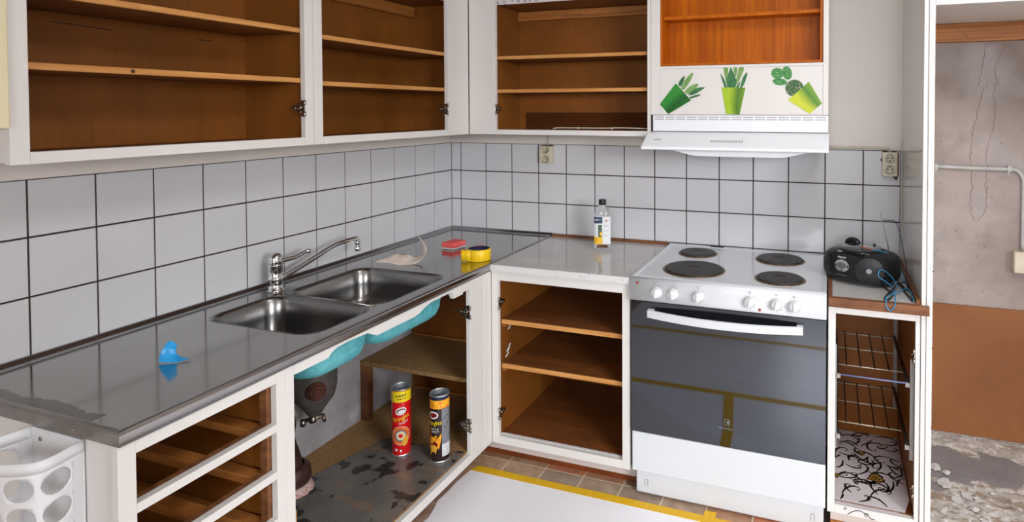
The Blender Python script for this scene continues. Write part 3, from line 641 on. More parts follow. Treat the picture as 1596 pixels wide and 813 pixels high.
bm = bmn(); lm_ = bc @ Rz(.35) @ T(-.019, -.0290, .134) @ Matrix.Rotation(PI/2, 4, 'X')
for x0_, x1_, y0_, y1_ in ((-.014, -.011, -.002, .005), (-.010, -.007, -.002, .003), (-.006, -.004, -.002, .006), (-.003, .000, -.002, .003), (.003, .011, .000, .0025)): bm.faces.new([bm.verts.new(lm_ @ Vector(p)) for p in ((x0_, y0_, 0), (x1_, y0_, 0), (x1_, y1_, 0), (x0_, y1_, 0))])
obj('label_print', bm, 'mark_white', bt, normals=False)
bm = bmn(); hz = bc @ Rz(.35) @ T(.018, -.0284, .130) @ Matrix.Rotation(PI/2, 4, 'X')
for rad, mi in ((.0085, 0),):
    a = [bm.verts.new(hz @ Vector((rad*math.cos(PI/2*k), rad*math.sin(PI/2*k), 0))) for k in range(4)]; b = [bm.verts.new(hz @ Vector((rad*.75*math.cos(PI/2*k), rad*.75*math.sin(PI/2*k), 0))) for k in range(4)]
    for k in range(4): bm.faces.new((a[k], a[(k+1) % 4], b[(k+1) % 4], b[k]))
obj('hazard_mark', bm, 'can_red', bt, normals=False)
bm = bmn(); a = [bm.verts.new(hz @ Vector((.0022*math.cos(PI/3*k), .0042*math.sin(PI/3*k), .0001))) for k in range(6)]; bm.faces.new(a); obj('hazard_symbol', bm, 'mark_black', bt, normals=False)
for z in (.062, .085, .105, .11):
    bm = bmn(); v = [bm.verts.new(hz @ Vector((x, z - .130 + dz, 0))) for x, dz in ((-.012, 0), (.008, 0), (.008, .0016), (-.012, .0016))]; bm.faces.new(v); obj('label_line', bm, 'mark_grey', bt, normals=False)

# ================================================================ COOKER
ck = thing('electric_cooker', 'white freestanding electric cooker with four solid hotplates and black glass door', 'cooker', (1.565, -.3, 0))
X0, X1 = 1.2135, 1.9135
obj('carcass', boxes((X0+.004, 1.262, -.560, -.03, .03, .80), (1.866, X1-.004, -.560, -.03, .03, .80), (1.262, 1.866, -.56, -.03, .03, .285), (1.262, 1.866, -.56, -.03, .715, .80), (1.262, 1.866, -.10, -.03, .285, .715)), 'dark_gap', ck)
obj('oven_cavity', boxes((1.2625, 1.2665, -.559, -.105, .289, .711), (1.8615, 1.8655, -.559, -.105, .289, .711), (1.2625, 1.8655, -.559, -.105, .2855, .289), (1.2625, 1.8655, -.559, -.105, .711, .7145), (1.2665, 1.8615, -.105, -.1005, .2855, .7145)), 'cavity', ck)
bm = bmn()
for k in range(24): tube(bm, [(1.285 + k*.0243, -.13, .47), (1.285 + k*.0243, -.50, .47)], .0012, 5)
tube(bm, [(1.275, -.50, .47), (1.852, -.50, .47)], .0028, 6); tube(bm, [(1.275, -.13, .47), (1.852, -.13, .47)], .0028, 6)
obj('oven_rack', bm, 'wire_light', ck)
bm = bmn()
for k in range(9):
    for x in (1.268, 1.860): tube(bm, [(x, -.12, .33 + .042*k), (x, -.54, .33 + .042*k)], .0018, 5)
obj('rack_guides', bm, 'hinge', ck)
# hob top with a shallow raised rim
bm = bmn()
def ring_top(zs):
    R_ = []
    for (ix, z) in zs: R_.append([bm.verts.new(p) for p in ((X0+ix, -.607+ix, z), (X1-ix, -.607+ix, z), (X1-ix, -.028-ix, z), (X0+ix, -.028-ix, z))])
    for a, b in zip(R_, R_[1:]):
        for k in range(4): bm.faces.new((a[k], a[(k+1) % 4], b[(k+1) % 4], b[k]))
    bm.faces.new(R_[-1])
ring_top([(0, .800), (0, .843), (.003, .8465), (.010, .8475), (.018, .8445), (.026, .8435)])
bm.faces.new([v for v in list(bm.verts)[:4]][::-1])
obj('hob', bm, 'enamel', ck, bev=.0015)
# control fascia, rounded top and bottom
bm = bmn(); pf = [(-.600, .8455), (-.609, .8450), (-.617, .841), (-.622, .833), (-.625, .820), (-.627, .780), (-.627, .766), (-.624, .760), (-.618, .7575), (-.598, .7575), (-.598, .8455)]
a = [bm.verts.new((X0, y, z)) for y, z in pf]; b = [bm.verts.new((X1, y, z)) for y, z in pf]
for i in range(len(pf)): f = bm.faces.new((a[i], a[(i+1) % len(pf)], b[(i+1) % len(pf)], b[i])); f.smooth = i < 8
bm.faces.new(a[::-1]); bm.faces.new(b); fs = obj('control_panel', bm, 'enamel', ck)
def ellip(bm, cx, y, cz, a_, b_, n=20, d=(0, -.0004, 0)): prism(bm, [(cx + a_*math.cos(2*PI*k/n), y, cz + b_*math.sin(2*PI*k/n)) for k in range(n)], d)
for i, x in enumerate((1.318, 1.380, 1.474, 1.658, 1.749, 1.809)):
    bm = bmn(); mm = T(x, -.626, .797) @ axis_to((0, -1, .04))
    lathe(bm, [(.022, 0), (.022, .003), (.0185, .006), (.0175, .018), (.0155, .021), (.0001, .0215)], mm, 28, cap1=False)
    kn = obj('knob', bm, 'knob', fs)
    bm = bmn(); tbox(bm, mm @ Matrix.Rotation(R.uniform(-.2, .2), 4, 'Z'), -.0035, .0035, -.016, .016, .019, .0265); obj('grip_bar', bm, 'knob', kn, bev=.0015)
    bm = bmn()
    for k in range(9):
        if k == 4: continue
        a_ = -PI*.75 + k*PI*1.5/8 ; ellip(bm, x + .0265*math.sin(a_), -.6268, .797 + .0265*math.cos(a_), .0011, .0011, 6)
    ellip(bm, x, -.6268, .8295, .0035, .0035, 12); obj('dial_marks', bm, 'mark_dim', fs)
    bm = bmn(); ellip(bm, x, -.6272, .8295, .0022, .0022, 12); obj('dial_symbol', bm, 'enamel', fs)
for x, z in ((1.243, .826), (1.692, .772)):
    bm = bmn(); lathe(bm, [(.0055, 0), (.005, .002), (.003, .003), (.0001, .0032)], T(x, -.6262, z) @ axis_to((0, -1, 0)), 16, cap1=False); obj('indicator_lamp', bm, 'red', fs)
# hotplates
for i, (x, y, r) in enumerate(((1.378, -.165, .076), (1.418, -.438, .113), (1.726, -.170, .092), (1.748, -.468, .083))):
    bm = bmn(); lathe(bm, [(r+.010, 0), (r+.009, .002), (r+.003, .0035), (r+.001, .001)], T(x, y, .8436), 48, cap0=False, cap1=False)
    rg = obj('hotplate', bm, 'ring', ck)
    bm = bmn(); prof = [(r, 0), (r+.0005, .006), (r-.002, .0085)]
    q = r - .008
    while q > .028: prof += [(q, .0088), (q-.002, .0084), (q-.004, .0088)]; q -= .011
    prof += [(.024, .0086), (.022, .0070), (.0001, .0068)]
    lathe(bm, prof, T(x, y, .8436), 56, cap1=False); obj('plate', bm, 'hotplate', rg)
obj('steam_vent', boxes((1.408, 1.470, -.036, -.020, .8455, .853)), 'black', ck, bev=.001)
# oven door
obj('door_frame', boxes((X0+.001, 1.275, -.605, -.562, .256, .755), (1.853, X1-.001, -.605, -.562, .256, .755), (1.275, 1.853, -.605, -.562, .256, .30), (1.275, 1.853, -.605, -.562, .70, .755)), 'black', ck)
gd = obj('oven_door', boxes((X0+.002, X1-.001, -.613, -.606, .257, .753)), 'oven_glass', ck)
bm = bmn(); hn = 24; va = []
for k in range(hn+1):
    t = k/hn; x = 1.284 + (1.838-1.284)*t; bow = 1 - (2*t-1)**2; y = -.628 - .030*bow; zc = .716 - .004*bow
    va.append([bm.verts.new(p) for p in ((x, y, zc+.015), (x, y-.008, zc+.013), (x, y-.009, zc-.013), (x, y, zc-.015))])
for a, b in zip(va, va[1:]):
    for k in range(4): bm.faces.new((a[k], a[(k+1) % 4], b[(k+1) % 4], b[k])).smooth = k != 3 and False
bm.faces.new(va[0]); bm.faces.new(va[-1][::-1])
box(bm, 1.284, 1.306, -.630, -.613, .702, .730); box(bm, 1.816, 1.838, -.630, -.613, .702, .730)
obj('door_handle', bm, 'enamel', gd, bev=.001)
bm = bmn()   # maker's emblem printed on the glass
for (x0, x1, z0_, z1_) in ((1.567, 1.587, .337, .3385), (1.567, 1.587, .3565, .358), (1.567, 1.5685, .337, .358), (1.5855, 1.587, .337, .358)): box(bm, x0, x1, -.6138, -.6132, z0_, z1_)
prism(bm, [(1.574, -.6133, .3475), (1.583, -.6133, .355), (1.583, -.6133, .340)], (0, -.0005, 0)); obj('glass_emblem', bm, 'mark_dim', gd)
bm = text_bm('Electrolux', .0125, T(1.571, -.6136, .325) @ Matrix.Rotation(PI/2, 4, 'X')); obj('glass_lettering', bm, 'mark_dim', gd, normals=False)
obj('drawer_front', boxes((X0+.004, X1-.0005, -.612, -.56, .104, .254)), 'enamel', ck, bev=.003)
kb = obj('kick_panel', boxes((X0+.014, X1-.006, -.590, -.55, .010, .102)), 'enamel', ck, bev=.004)
for x in (1.268, 1.872):
    bm = bmn(); pts = catmull([(x-.006, -.5908, .040), (x-.006, -.5908, .058), (x-.003, -.5908, .064), (x+.003, -.5908, .064), (x+.006, -.5908, .058), (x+.006, -.5908, .040)], 3); tube(bm, pts, .0008, 6); obj('kick_slot', bm, 'mark_dim', kb)
obj('side_trim', boxes((X0-.0005, X0+.0035, -.598, -.562, .10, .797)), 'dark_gap', ck)

# ================================================================ RIGHT WORKTOP WITH RADIO
rw = thing('small_worktop', 'small grey worktop with brown wooden edges under the black radio', 'worktop', (2.06, -.3, .806))
obj('top_board', boxes((1.932, 2.190, -.600, -.022, .8085, .835)), 'worktop', rw)
obj('wood_edging', boxes((1.9185, 2.226, -.626, -.6105, .8075, .838), (1.9185, 2.2035, -.6105, -.6005, .8075, .838)), 'bare', rw, bev=.001)
obj('wood_edging', boxes((1.9185, 1.9315, -.600, -.0075, .8075, .839)), 'bare', rw)
obj('wood_edging', boxes((2.1905, 2.2035, -.600, -.022, .8075, .850)), 'bare', rw)
obj('wood_edging', boxes((1.932, 2.2035, -.0215, -.0075, .8075, .850)), 'bare', rw)

rd = thing('portable_radio', 'black portable radio with oval silver display and round speakers on the small worktop', 'radio', (2.035, -.31, .835))
rm = T(2.036, -.346, .8365) @ Rz(math.radians(-24))
bm = bmn(); NU, NV = 56, 22
def rad_pt(u, v):
    # superellipsoid body: plan view a rounded lens, slightly egg-shaped section
    a_, b_, c_ = .133, .110, .0585
    cu, su = math.cos(u), math.sin(u); cv, sv = math.cos(v), math.sin(v)
    e1, e2 = .55, .80
    f = lambda w_, e: math.copysign(abs(w_)**e, w_)
    x = a_*f(cv, e1)*f(cu, e2); y = b_*f(cv, e1)*f(su, e2); z = c_*f(sv, .62 if sv > 0 else .38)
    return Vector((x, y, z + c_ + .002 - .10*abs(y)*0))
grid = [[bm.verts.new(rm @ rad_pt(2*PI*i/NU, -PI/2 + PI*j/NV)) for i in range(NU)] for j in range(1, NV)]
top_ = bm.verts.new(rm @ rad_pt(0, PI/2)); bot_ = bm.verts.new(rm @ rad_pt(0, -PI/2))
for a, b in zip(grid, grid[1:]):
    for k in range(NU): bm.faces.new((a[k], a[(k+1) % NU], b[(k+1) % NU], b[k])).smooth = True
for k in range(NU): bm.faces.new((grid[0][(k+1) % NU], grid[0][k], bot_)).smooth = True; bm.faces.new((grid[-1][k], grid[-1][(k+1) % NU], top_)).smooth = True
obj('radio_body', bm, 'black', rd)
def rpatch(cx, cz, rx_, rz_, lift, name, mt_name, parent, ring=None, n=32, rings_=5):
    """elliptical patch lying on the curved front of the radio"""
    bm = bmn()
    def surf(x, z):
        a_, b_, c_ = .133, .110, .0585
        zz = max(-.98, min(.98, (z - .062)/c_)); sv = math.copysign(abs(zz)**(1/(.62 if zz > 0 else .38)), zz); cvv = math.sqrt(max(0, 1 - sv*sv))**.55
        xx = max(-.98, min(.98, x/(a_*cvv))); cu = abs(xx)**(1/.80); su = math.sqrt(max(0, 1-cu*cu))**.80
        return Vector((x, -b_*cvv*su - lift, z))
    R_ = []
    q0 = ring or 0.0001
    for j in range(rings_+1):
        q = q0 + (1-q0)*j/rings_
        R_.append([bm.verts.new(rm @ surf(cx + rx_*q*math.cos(2*PI*k/n), cz + rz_*q*math.sin(2*PI*k/n))) for k in range(n)])
    for a, b in zip(R_, R_[1:]):
        for k in range(n): bm.faces.new((a[k], a[(k+1) % n], b[(k+1) % n], b[k])).smooth = True
    return obj(name, bm, mt_name, parent)
spk = rpatch(.064, .060, .047, .047, .0022, 'speaker_cover', 'speaker', rd)
rpatch(.064, .060, .050, .050, .0016, 'speaker_rim', 'black_gloss', spk, ring=.93, rings_=2)
rpatch(.066, .062, .009, .009, .0034, 'speaker_cone', 'mark_grey', spk)
spk = rpatch(-.100, .060, .024, .042, .0022, 'speaker_cover', 'speaker', rd)
dsp = rpatch(-.030, .068, .0275, .0215, .0030, 'display_surround', 'silver', rd)
rpatch(-.030, .069, .017, .012, .0042, 'display', 'lcd', dsp)
for dx in (-.0225, .0225): rpatch(-.030+dx, .067, .0028, .005, .0040, 'button', 'black', dsp)
rpatch(-.030, .0505, .006, .0025, .0042, 'button', 'black', dsp)
bm = text_bm('PHILIPS', .0095, rm @ T(-.030, -.1105, .0975) @ Matrix.Rotation(math.radians(68), 4, 'X')); obj('lettering', bm, 'mark_white', rd, normals=False)
bm = bmn(); tbox(bm, rm, -.050, -.012, -.1125, -.1115, .0335, .0345); obj('print_line', bm, 'mark_grey', rd)
bm = bmn(); lathe(bm, [(.084, .1135), (.083, .1185), (.068, .1215), (.0001, .1235)], rm @ T(-.005, -.005, 0), 44, cap0=False, cap1=False); ld = obj('disc_lid', bm, 'black_gloss', rd)
bm = bmn(); hp = catmull([(-.118, .055, .085), (-.112, .075, .120), (-.085, .088, .136), (0, .094, .134), (.085, .088, .130), (.112, .075, .115), (.118, .055, .085)], 6)
hp = catmull([(-.088, .078, .090), (-.088, .080, .114), (-.078, .082, .124), (-.058, .082, .124), (-.046, .080, .112)], 6); tube(bm, [rm @ p for p in hp], [.009 + .004*i/len(hp) for i in range(len(hp))], 12); obj('handle', bm, 'black', rd)
bm = bmn(); lathe(bm, [(.004, .110), (.005, .120), (.004, .1255), (.0001, .126)], rm @ T(.02, .07, 0), 14); obj('tuning_knob', bm, 'black', rd)
bm = bmn(); tbox(bm, rm, -.055, -.040, -.090, -.082, .1125, .1160); obj('lid_catch', bm, 'silver', ld)
bm = bmn(); tbox(bm, rm, .005, .040, -.092, -.080, .1105, .1150); obj('control_recess', bm, 'black_gloss', rd)
bm = bmn(); tube(bm, [(2.140, -.200, .93), (2.108, -.200, 1.066)], .0016, 8); tube(bm, [(2.140, -.200, .925), (2.128, -.200, .98)], .0024, 8); obj('aerial', bm, 'silver', rd)

def cord(paths, name, label, cat, radius, mains, group=None):
    t_ = None
    for pth, mt_name in paths:
        bm = bmn(); pts = [Vector(p) for p in catmull([(min(x, 2.199), y, z) for x, y, z in pth], 7)]
        tube(bm, pts, radius, 8)
        if t_ is None and len(paths) > 1:
            t_ = thing(name, label, cat, (pth[0][0], pth[0][1], .838), group)
        if len(paths) > 1: obj('cord_length', bm, mt_name, t_)
        else: tag(obj(name, bm, mt_name), label, cat, group)
zb = .8385
cord([([(2.130, -.012, 1.007), (2.151, -.02, 1.009), (2.176, -.06, 1.012), (2.188, -.12, .975), (2.194, -.18, .925), (2.196, -.25, .885), (2.196, -.28, .856), (2.185, -.322, zb+.004)], 'navy_cord'), ([(2.185, -.322, zb+.004), (2.150, -.345, zb+.004), (2.132, -.462, .852), (2.108, -.487, .872), (2.084, -.490, .890), (2.090, -.480, .910), (2.110, -.470, .903), (2.136, -.456, .873), (2.145, -.46, .85), (2.139, -.46, zb+.002)], 'blue_cord')], 'aerial_wire', 'thin blue wire hanging from the tile joint and looping past the radio', 'cord', .0014, 'navy_cord')
cord([([(2.032, -.375, .9645), (2.050, -.385, .9635), (2.070, -.395, .962)], 'copper'), ([(2.070, -.395, .962), (2.102, -.395, .957), (2.135, -.375, .938), (2.160, -.36, .90), (2.178, -.35, .862), (2.172, -.318, zb+.004), (2.188, -.35, zb+.003), (2.188, -.40, zb+.003)], 'blue_cord')], 'antenna_lead', 'bright blue lead with an orange end lying over the top of the radio', 'cord', .0017, 'blue_cord')
cord([([(2.184, -.584, zb+.004), (2.186, -.50, zb+.006), (2.180, -.452, zb+.006), (2.158, -.478, zb+.006), (2.129, -.529, zb+.006), (2.100, -.590, zb+.008), (2.098, -.620, .846), (2.097, -.630, .829), (2.110, -.631, .816), (2.123, -.630, .832), (2.126, -.615, .844), (2.131, -.562, zb+.004), (2.134, -.480, zb+.004), (2.140, -.44, zb+.003)], 'blue_cord')], 'loose_cord', 'bright blue cord looped over the front edge of the small worktop', 'cord', .0017, 'blue_cord')
cord([([(2.095, -.40, zb+.010), (2.108, -.448, zb+.004), (2.124, -.531, zb+.004), (2.108, -.596, zb+.004), (2.097, -.58, zb+.004), (2.134, -.476, zb+.010), (2.165, -.396, zb+.010), (2.184, -.373, zb+.006), (2.187, -.43, zb+.005), (2.18, -.46, zb+.004), (2.168, -.40, zb+.002), (2.160, -.32, zb+.002), (2.165, -.40, zb+.002), (2.172, -.50, zb+.002), (2.182, -.58, zb+.002)], 'black_cord')], 'power_cable', 'black power cable coiled on the small worktop beside the radio', 'cord', .0026, 'black_cord')

# ================================================================ UPPER CABINETS
UZ0, UZ1 = 1.36, 2.25
XF = .326
def upper_left(name_label, y0, y1, oy0, oy1, shelves, iy0, iy1, extra):
    t = thing('wall_cabinet', name_label, 'cabinet', (.16, (y0+y1)/2, UZ0))
    fr = [(.306, XF, y0, oy0, UZ0, UZ1), (.306, XF, oy1, y1, UZ0, UZ1), (.306, XF, oy0, oy1, UZ0, 1.386), (.306, XF, oy0, oy1, 2.2, UZ1)]
    obj('face_frame', boxes(*fr), 'paint', t, bev=.0015)
    obj('side_panel', boxes((.010, .306, iy0-.016, iy0, UZ0+.004, UZ1)), ['paint' if extra else 'ply'], t)
    if extra: obj('side_lining', boxes((.05, .306, iy0, iy0+.003, 1.382, UZ1-.02)), 'ply', t)
    obj('side_panel', boxes((.010, .306, iy1, iy1+.016, UZ0+.004, UZ1)), 'ply', t)
    obj('back_panel', boxes((.040, .050, iy0, iy1, UZ0+.004, UZ1)), 'ply', t)
    obj('bottom_board', boxes((.010, .306, iy0, iy1, UZ0+.004, 1.378)), ['ply_h'], t)
    obj('top_board', boxes((.010, .306, iy0, iy1, UZ1-.016, UZ1)), 'ply_h', t)
    for z in shelves:
        s = obj('shelf', boxes((.051, .292, iy0+.004, iy1-.001, z-.014, z)), 'ply_h', t)
        obj('shelf_edge', boxes((.292, .304, iy0+.004, iy1-.001, z-.015, z+.0006)), 'pine', s, bev=.0015)
    return t
c1 = upper_left('left wall cabinet above the drawer end of the steel worktop, doorless, brown inside', -2.022, -1.236, -1.988, -1.270, (1.577, 1.738, 1.955), -2.004, -1.256, True)
c2 = upper_left('doorless wall cabinet in the corner above the sink, narrower than its left neighbour', -1.234, -.330, -1.198, -.491, (1.571, 1.728), -1.218, -.372, False)
hinge(c1, (.324, -1.2715, 1.479), (-1, 0, 0), (0, -1, 0), 1.25)
hinge(c2, (.324, -.4925, 1.477), (-1, 0, 0), (0, -1, 0), 1.15)
for nm_, pa, pts_ in (('scratch', c1, [(.0505, -1.80, 1.700), (.0505, -1.74, 1.698), (.0505, -1.66, 1.694)]), ('scratch', c1, [(.0505, -1.42, 1.700), (.0505, -1.40, 1.694), (.0505, -1.37, 1.697)])):
    bm = bmn(); tube(bm, catmull(pts_, 4), .0012, 5); obj(nm_, bm, 'mark_black', pa)
bm = bmn(); lathe(bm, [(.005, 0), (.0045, .0012), (.0001, .0013)], T(.3043, -1.77, 1.5695) @ axis_to((1, 0, 0)), 14, cap1=False); obj('edge_knot', bm, 'rust', c1)
# top compartment floor with patterned paper edge, plus pine batten
s = obj('shelf', boxes((.051, .296, -1.217, -.373, 1.960, 1.974)), 'ply_h', c2)
obj('liner_edge', boxes((.296, .3005, -1.217, -.373, 1.958, 1.984)), 'liner_white', s)
obj('batten', boxes((.0505, .070, -1.10, -.385, 1.908, 1.957)), 'pine_dark', c2, bev=.001)

c3 = thing('wall_cabinet', 'doorless wall cabinet on the back wall between corner and extractor hood', 'cabinet', (.83, -.16, UZ0))
obj('face_frame', boxes((.3275, .4665, -.326, -.306, UZ0, UZ1), (1.194, 1.2075, -.326, -.306, UZ0, UZ1), (.4665, 1.194, -.326, -.306, UZ0, 1.383), (.4665, 1.194, -.326, -.306, 2.2, UZ1)), 'paint', c3, bev=.0015)
obj('side_panel', boxes((.436, .452, -.306, -.010, UZ0+.004, UZ1)), 'ply', c3)
obj('side_panel', boxes((1.1955, 1.2075, -.306, -.010, UZ0+.004, UZ1)), 'ply', c3)
obj('back_panel', boxes((.452, 1.1955, -.060, -.050, UZ0+.004, UZ1)), 'ply', c3)
obj('bottom_board', boxes((.452, 1.1955, -.306, -.010, UZ0+.004, 1.378)), 'ply_h', c3)
obj('top_board', boxes((.452, 1.1955, -.306, -.010, UZ1-.016, UZ1)), 'ply_h', c3)
for z in (1.567, 1.720):
    s = obj('shelf', boxes((.453, 1.1945, -.292, -.061, z-.014, z)), 'ply_h', c3)
    obj('shelf_edge', boxes((.453, 1.1945, -.304, -.292, z-.015, z+.0006)), 'pine', s, bev=.0015)
s = obj('shelf', boxes((.453, 1.1945, -.296, -.061, 1.960, 1.974)), 'ply_h', c3)
bm = boxes((.453, 1.1945, -.3005, -.296, 1.958, 1.984)); obj('liner_edge', bm, 'liner_white', s)
bm = bmn()
for k in range(22):
    x = .47 + k*.033 + R.uniform(-.008, .008); r_ = R.uniform(.006, .011); z = 1.970 + R.uniform(-.003, .006); a0 = R.uniform(0, 6)
    tube(bm, [(x + r_*(1-j/14)*math.cos(a0+j*.5), -.3010, z + r_*(1-j/14)*math.sin(a0+j*.5)) for j in range(12)], .0011, 5)
obj('liner_print', bm, 'mark_black', s)
obj('batten', boxes((.4525, 1.193, -.080, -.0605, 1.912, 1.957)), 'pine_dark', c3, bev=.001)
# ribbed vent grille at the foot of the back
bm = bmn()
for k in range(9): prism(bm, [(.485, -.0605, 1.380 + .009*k), (.485, -.068, 1.382 + .009*k), (.485, -.0605, 1.3875 + .009*k)], (.705, 0, .0))
obj('ribbed_panel', bm, 'slats', c3)
hinge(c3, (.467, -.324, 1.477), (0, 1, 0), (1, 0, 0), 1.15)
for x_ in (.86, 1.02): obj('cable_clip', boxes((x_-.004, x_+.004, -.287, -.276, 1.387, 1.3965)), 'conduit', c3, bev=.001)
tag(obj('hood_cable', (lambda b: (tube(b, catmull([(.735, -.280, 1.386), (.75, -.282, 1.391), (.80, -.282, 1.392), (.98, -.282, 1.392), (1.05, -.282, 1.394), (1.12, -.282, 1.393), (1.193, -.282, 1.391)], 5), .0028, 8), b)[1])(bmn()), 'conduit'), 'thin beige cable lying along the bottom of the wall cabinet beside the hood', 'cable')

# hood cabinet with orange compartment
hc = thing('hood_cabinet', 'white cabinet above the extractor hood with an open orange veneered compartment', 'cabinet', (1.56, -.16, 1.45))
obj('face_frame', boxes((1.209, 1.249, -.326, -.308, 1.452, UZ1), (1.894, 1.914, -.326, -.308, 1.452, UZ1), (1.249, 1.894, -.326, -.308, 1.642, 1.653), (1.249, 1.894, -.326, -.308, 2.18, UZ1)), 'paint', hc, bev=.001)
obj('front_panel', boxes((1.2495, 1.8935, -.3245, -.308, 1.452, 1.6415)), 'paint', hc, bev=.001)
obj('side_panel', boxes((1.209, 1.222, -.307, -.008, 1.452, UZ1)), 'paint', hc)
obj('side_panel', boxes((1.900, 1.914, -.307, -.008, 1.452, UZ1)), 'paint', hc)
for a_, b_ in ((1.250, 1.258), (1.883, 1.8925)): obj('veneer_liner', boxes((a_, b_, -.318, -.05, 1.655, 2.179)), 'veneer', hc)
obj('veneer_floor', boxes((1.258, 1.883, -.318, -.05, 1.655, 1.664)), 'veneer', hc)
obj('veneer_back', boxes((1.258, 1.883, -.21, -.20, 1.664, 2.179)), 'veneer', hc)
obj('shelf', boxes((1.2585, 1.8825, -.300, -.211, 1.848, 1.862)), 'veneer', hc, bev=.001)
obj('top_board', boxes((1.222, 1.900, -.307, -.05, 2.2, UZ1)), 'paint', hc)

# plant decals on the hood cabinet panel
YS = -.3248
def flat(pts, mt_name, name, parent, lift, smooth_=True, uv=None):
    bm = bmn(); P2 = [(p[0], YS-lift, p[1]) for p in pts]
    if smooth_:
        q = catmull(P2 + [P2[0]], 4)[:-1]; P2 = [tuple(p) for p in q]
    v = [bm.verts.new(p) for p in P2]; v2 = [bm.verts.new((p[0], YS-lift+.0003, p[2])) for p in P2]
    f = bm.faces.new(v); n = len(v)
    for i in range(n): bm.faces.new((v[i], v[(i+1) % n], v2[(i+1) % n], v2[i]))
    if uv:
        L_ = bm.loops.layers.uv.new('uv')
        for fc in bm.faces:
            for lp_ in fc.loops:
                i = next((k for k in range(n) if (Vector(P2[k]) - lp_.vert.co).length < .002), 0); lp_[L_].uv = uv[i % len(uv)]
    return obj(name, bm, mt_name, parent, normals=True)
QUV = [(0, 1), (1, 1), (.88, 0), (.12, 0)]
s1 = thing('plant_decal', 'wall decal of a tipped dark green pot of aloe, leftmost of the three', 'decal', (1.32, YS, 1.455), 'potted plant decals above the hood')
for n_, p, l in (('a1', [(1.3259, 1.5775), (1.3379, 1.599), (1.354, 1.6121), (1.3516, 1.5929), (1.3379, 1.568)], 1), ('a2', [(1.3379, 1.561), (1.3587, 1.5986), (1.3854, 1.6243), (1.3866, 1.608), (1.3677, 1.5751), (1.3499, 1.555)], 2), ('a3', [(1.3528, 1.5461), (1.3766, 1.5692), (1.409, 1.5792), (1.4032, 1.563), (1.3707, 1.5372)], 2), ('a4', [(1.3678, 1.5314), (1.3973, 1.559), (1.4354, 1.5643), (1.4308, 1.5569), (1.3973, 1.5369)], 1), ('a5', [(1.3737, 1.5243), (1.4032, 1.534), (1.4209, 1.5344), (1.4121, 1.5275), (1.3796, 1.5185)], 1)):
    flat(p, 'leaf%d' % l, 'leaf', s1, .0005 + .0001*int(n_[1]))
flat([(1.3169, 1.5818), (1.3814, 1.5109), (1.2855, 1.4548), (1.2482, 1.4957)], 'pot_green', 'pot', s1, .0012, False, QUV)
s2 = thing('plant_decal', 'wall decal of an upright lime green pot with aloe leaves, middle of the three', 'decal', (1.55, YS, 1.453), 'potted plant decals above the hood')
LV = [([(1.5132, 1.641), (1.5303, 1.640), (1.532, 1.6211), (1.5319, 1.5728), (1.522, 1.5900)], 2), ([(1.5529, 1.642), (1.5681, 1.641), (1.566, 1.6119), (1.5587, 1.6077)], 2), ([(1.5754, 1.641), (1.5939, 1.641), (1.5907, 1.6199), (1.5684, 1.575), (1.5627, 1.5836)], 2), ([(1.4995, 1.6218), (1.5162, 1.5958), (1.5293, 1.5602), (1.5191, 1.5602)], 1), ([(1.6063, 1.6224), (1.608, 1.611), (1.5964, 1.5745), (1.5841, 1.558), (1.5796, 1.5605), (1.5907, 1.6001)], 1), ([(1.5812, 1.5889), (1.574, 1.559), (1.5616, 1.559)], 1), ([(1.5433, 1.6435), (1.5275, 1.5984), (1.5322, 1.5593), (1.5588, 1.5589), (1.5644, 1.5921)], 1)]
for i, (p, l) in enumerate(LV): flat(p, 'leaf%d' % l, 'leaf', s2, .0005 + .0001*i)
flat([(1.5065, 1.561), (1.6009, 1.5587), (1.5789, 1.4534), (1.5239, 1.4551)], 'pot_lime', 'pot', s2, .0014, False, QUV)
flat([(1.5055, 1.5625), (1.6019, 1.5602), (1.6012, 1.5562), (1.5062, 1.5582)], 'pot_lime', 'pot_rim', s2, .0016, False, QUV)
s3 = thing('plant_decal', 'wall decal of a tipped yellow green pot with a cactus, rightmost of the three', 'decal', (1.80, YS, 1.455), 'potted plant decals above the hood')
def ell2(cx, cz, a_, b_, r=0, n=20): return [(cx + a_*math.cos(2*PI*k/n)*math.cos(r) - b_*math.sin(2*PI*k/n)*math.sin(r), cz + a_*math.cos(2*PI*k/n)*math.sin(r) + b_*math.sin(2*PI*k/n)*math.cos(r)) for k in range(n)]
flat(ell2(1.7241, 1.6145, .024, .0215, -.3), 'cactus', 'pad', s3, .0005, False)
flat(ell2(1.7610, 1.6150, .0185, .0265, .25), 'cactus', 'pad', s3, .0006, False)
flat(ell2(1.7335, 1.5815, .028, .0135, -.1), 'cactus', 'pad', s3, .0007, False)
flat(ell2(1.7886, 1.5560, .0345, .033, 0), 'cactus_ball', 'cactus_body', s3, .0009, False)
flat([(1.7649, 1.5095), (1.8426, 1.5801), (1.8908, 1.4962), (1.8464, 1.4559)], 'pot_yellow', 'pot', s3, .0012, False, QUV)

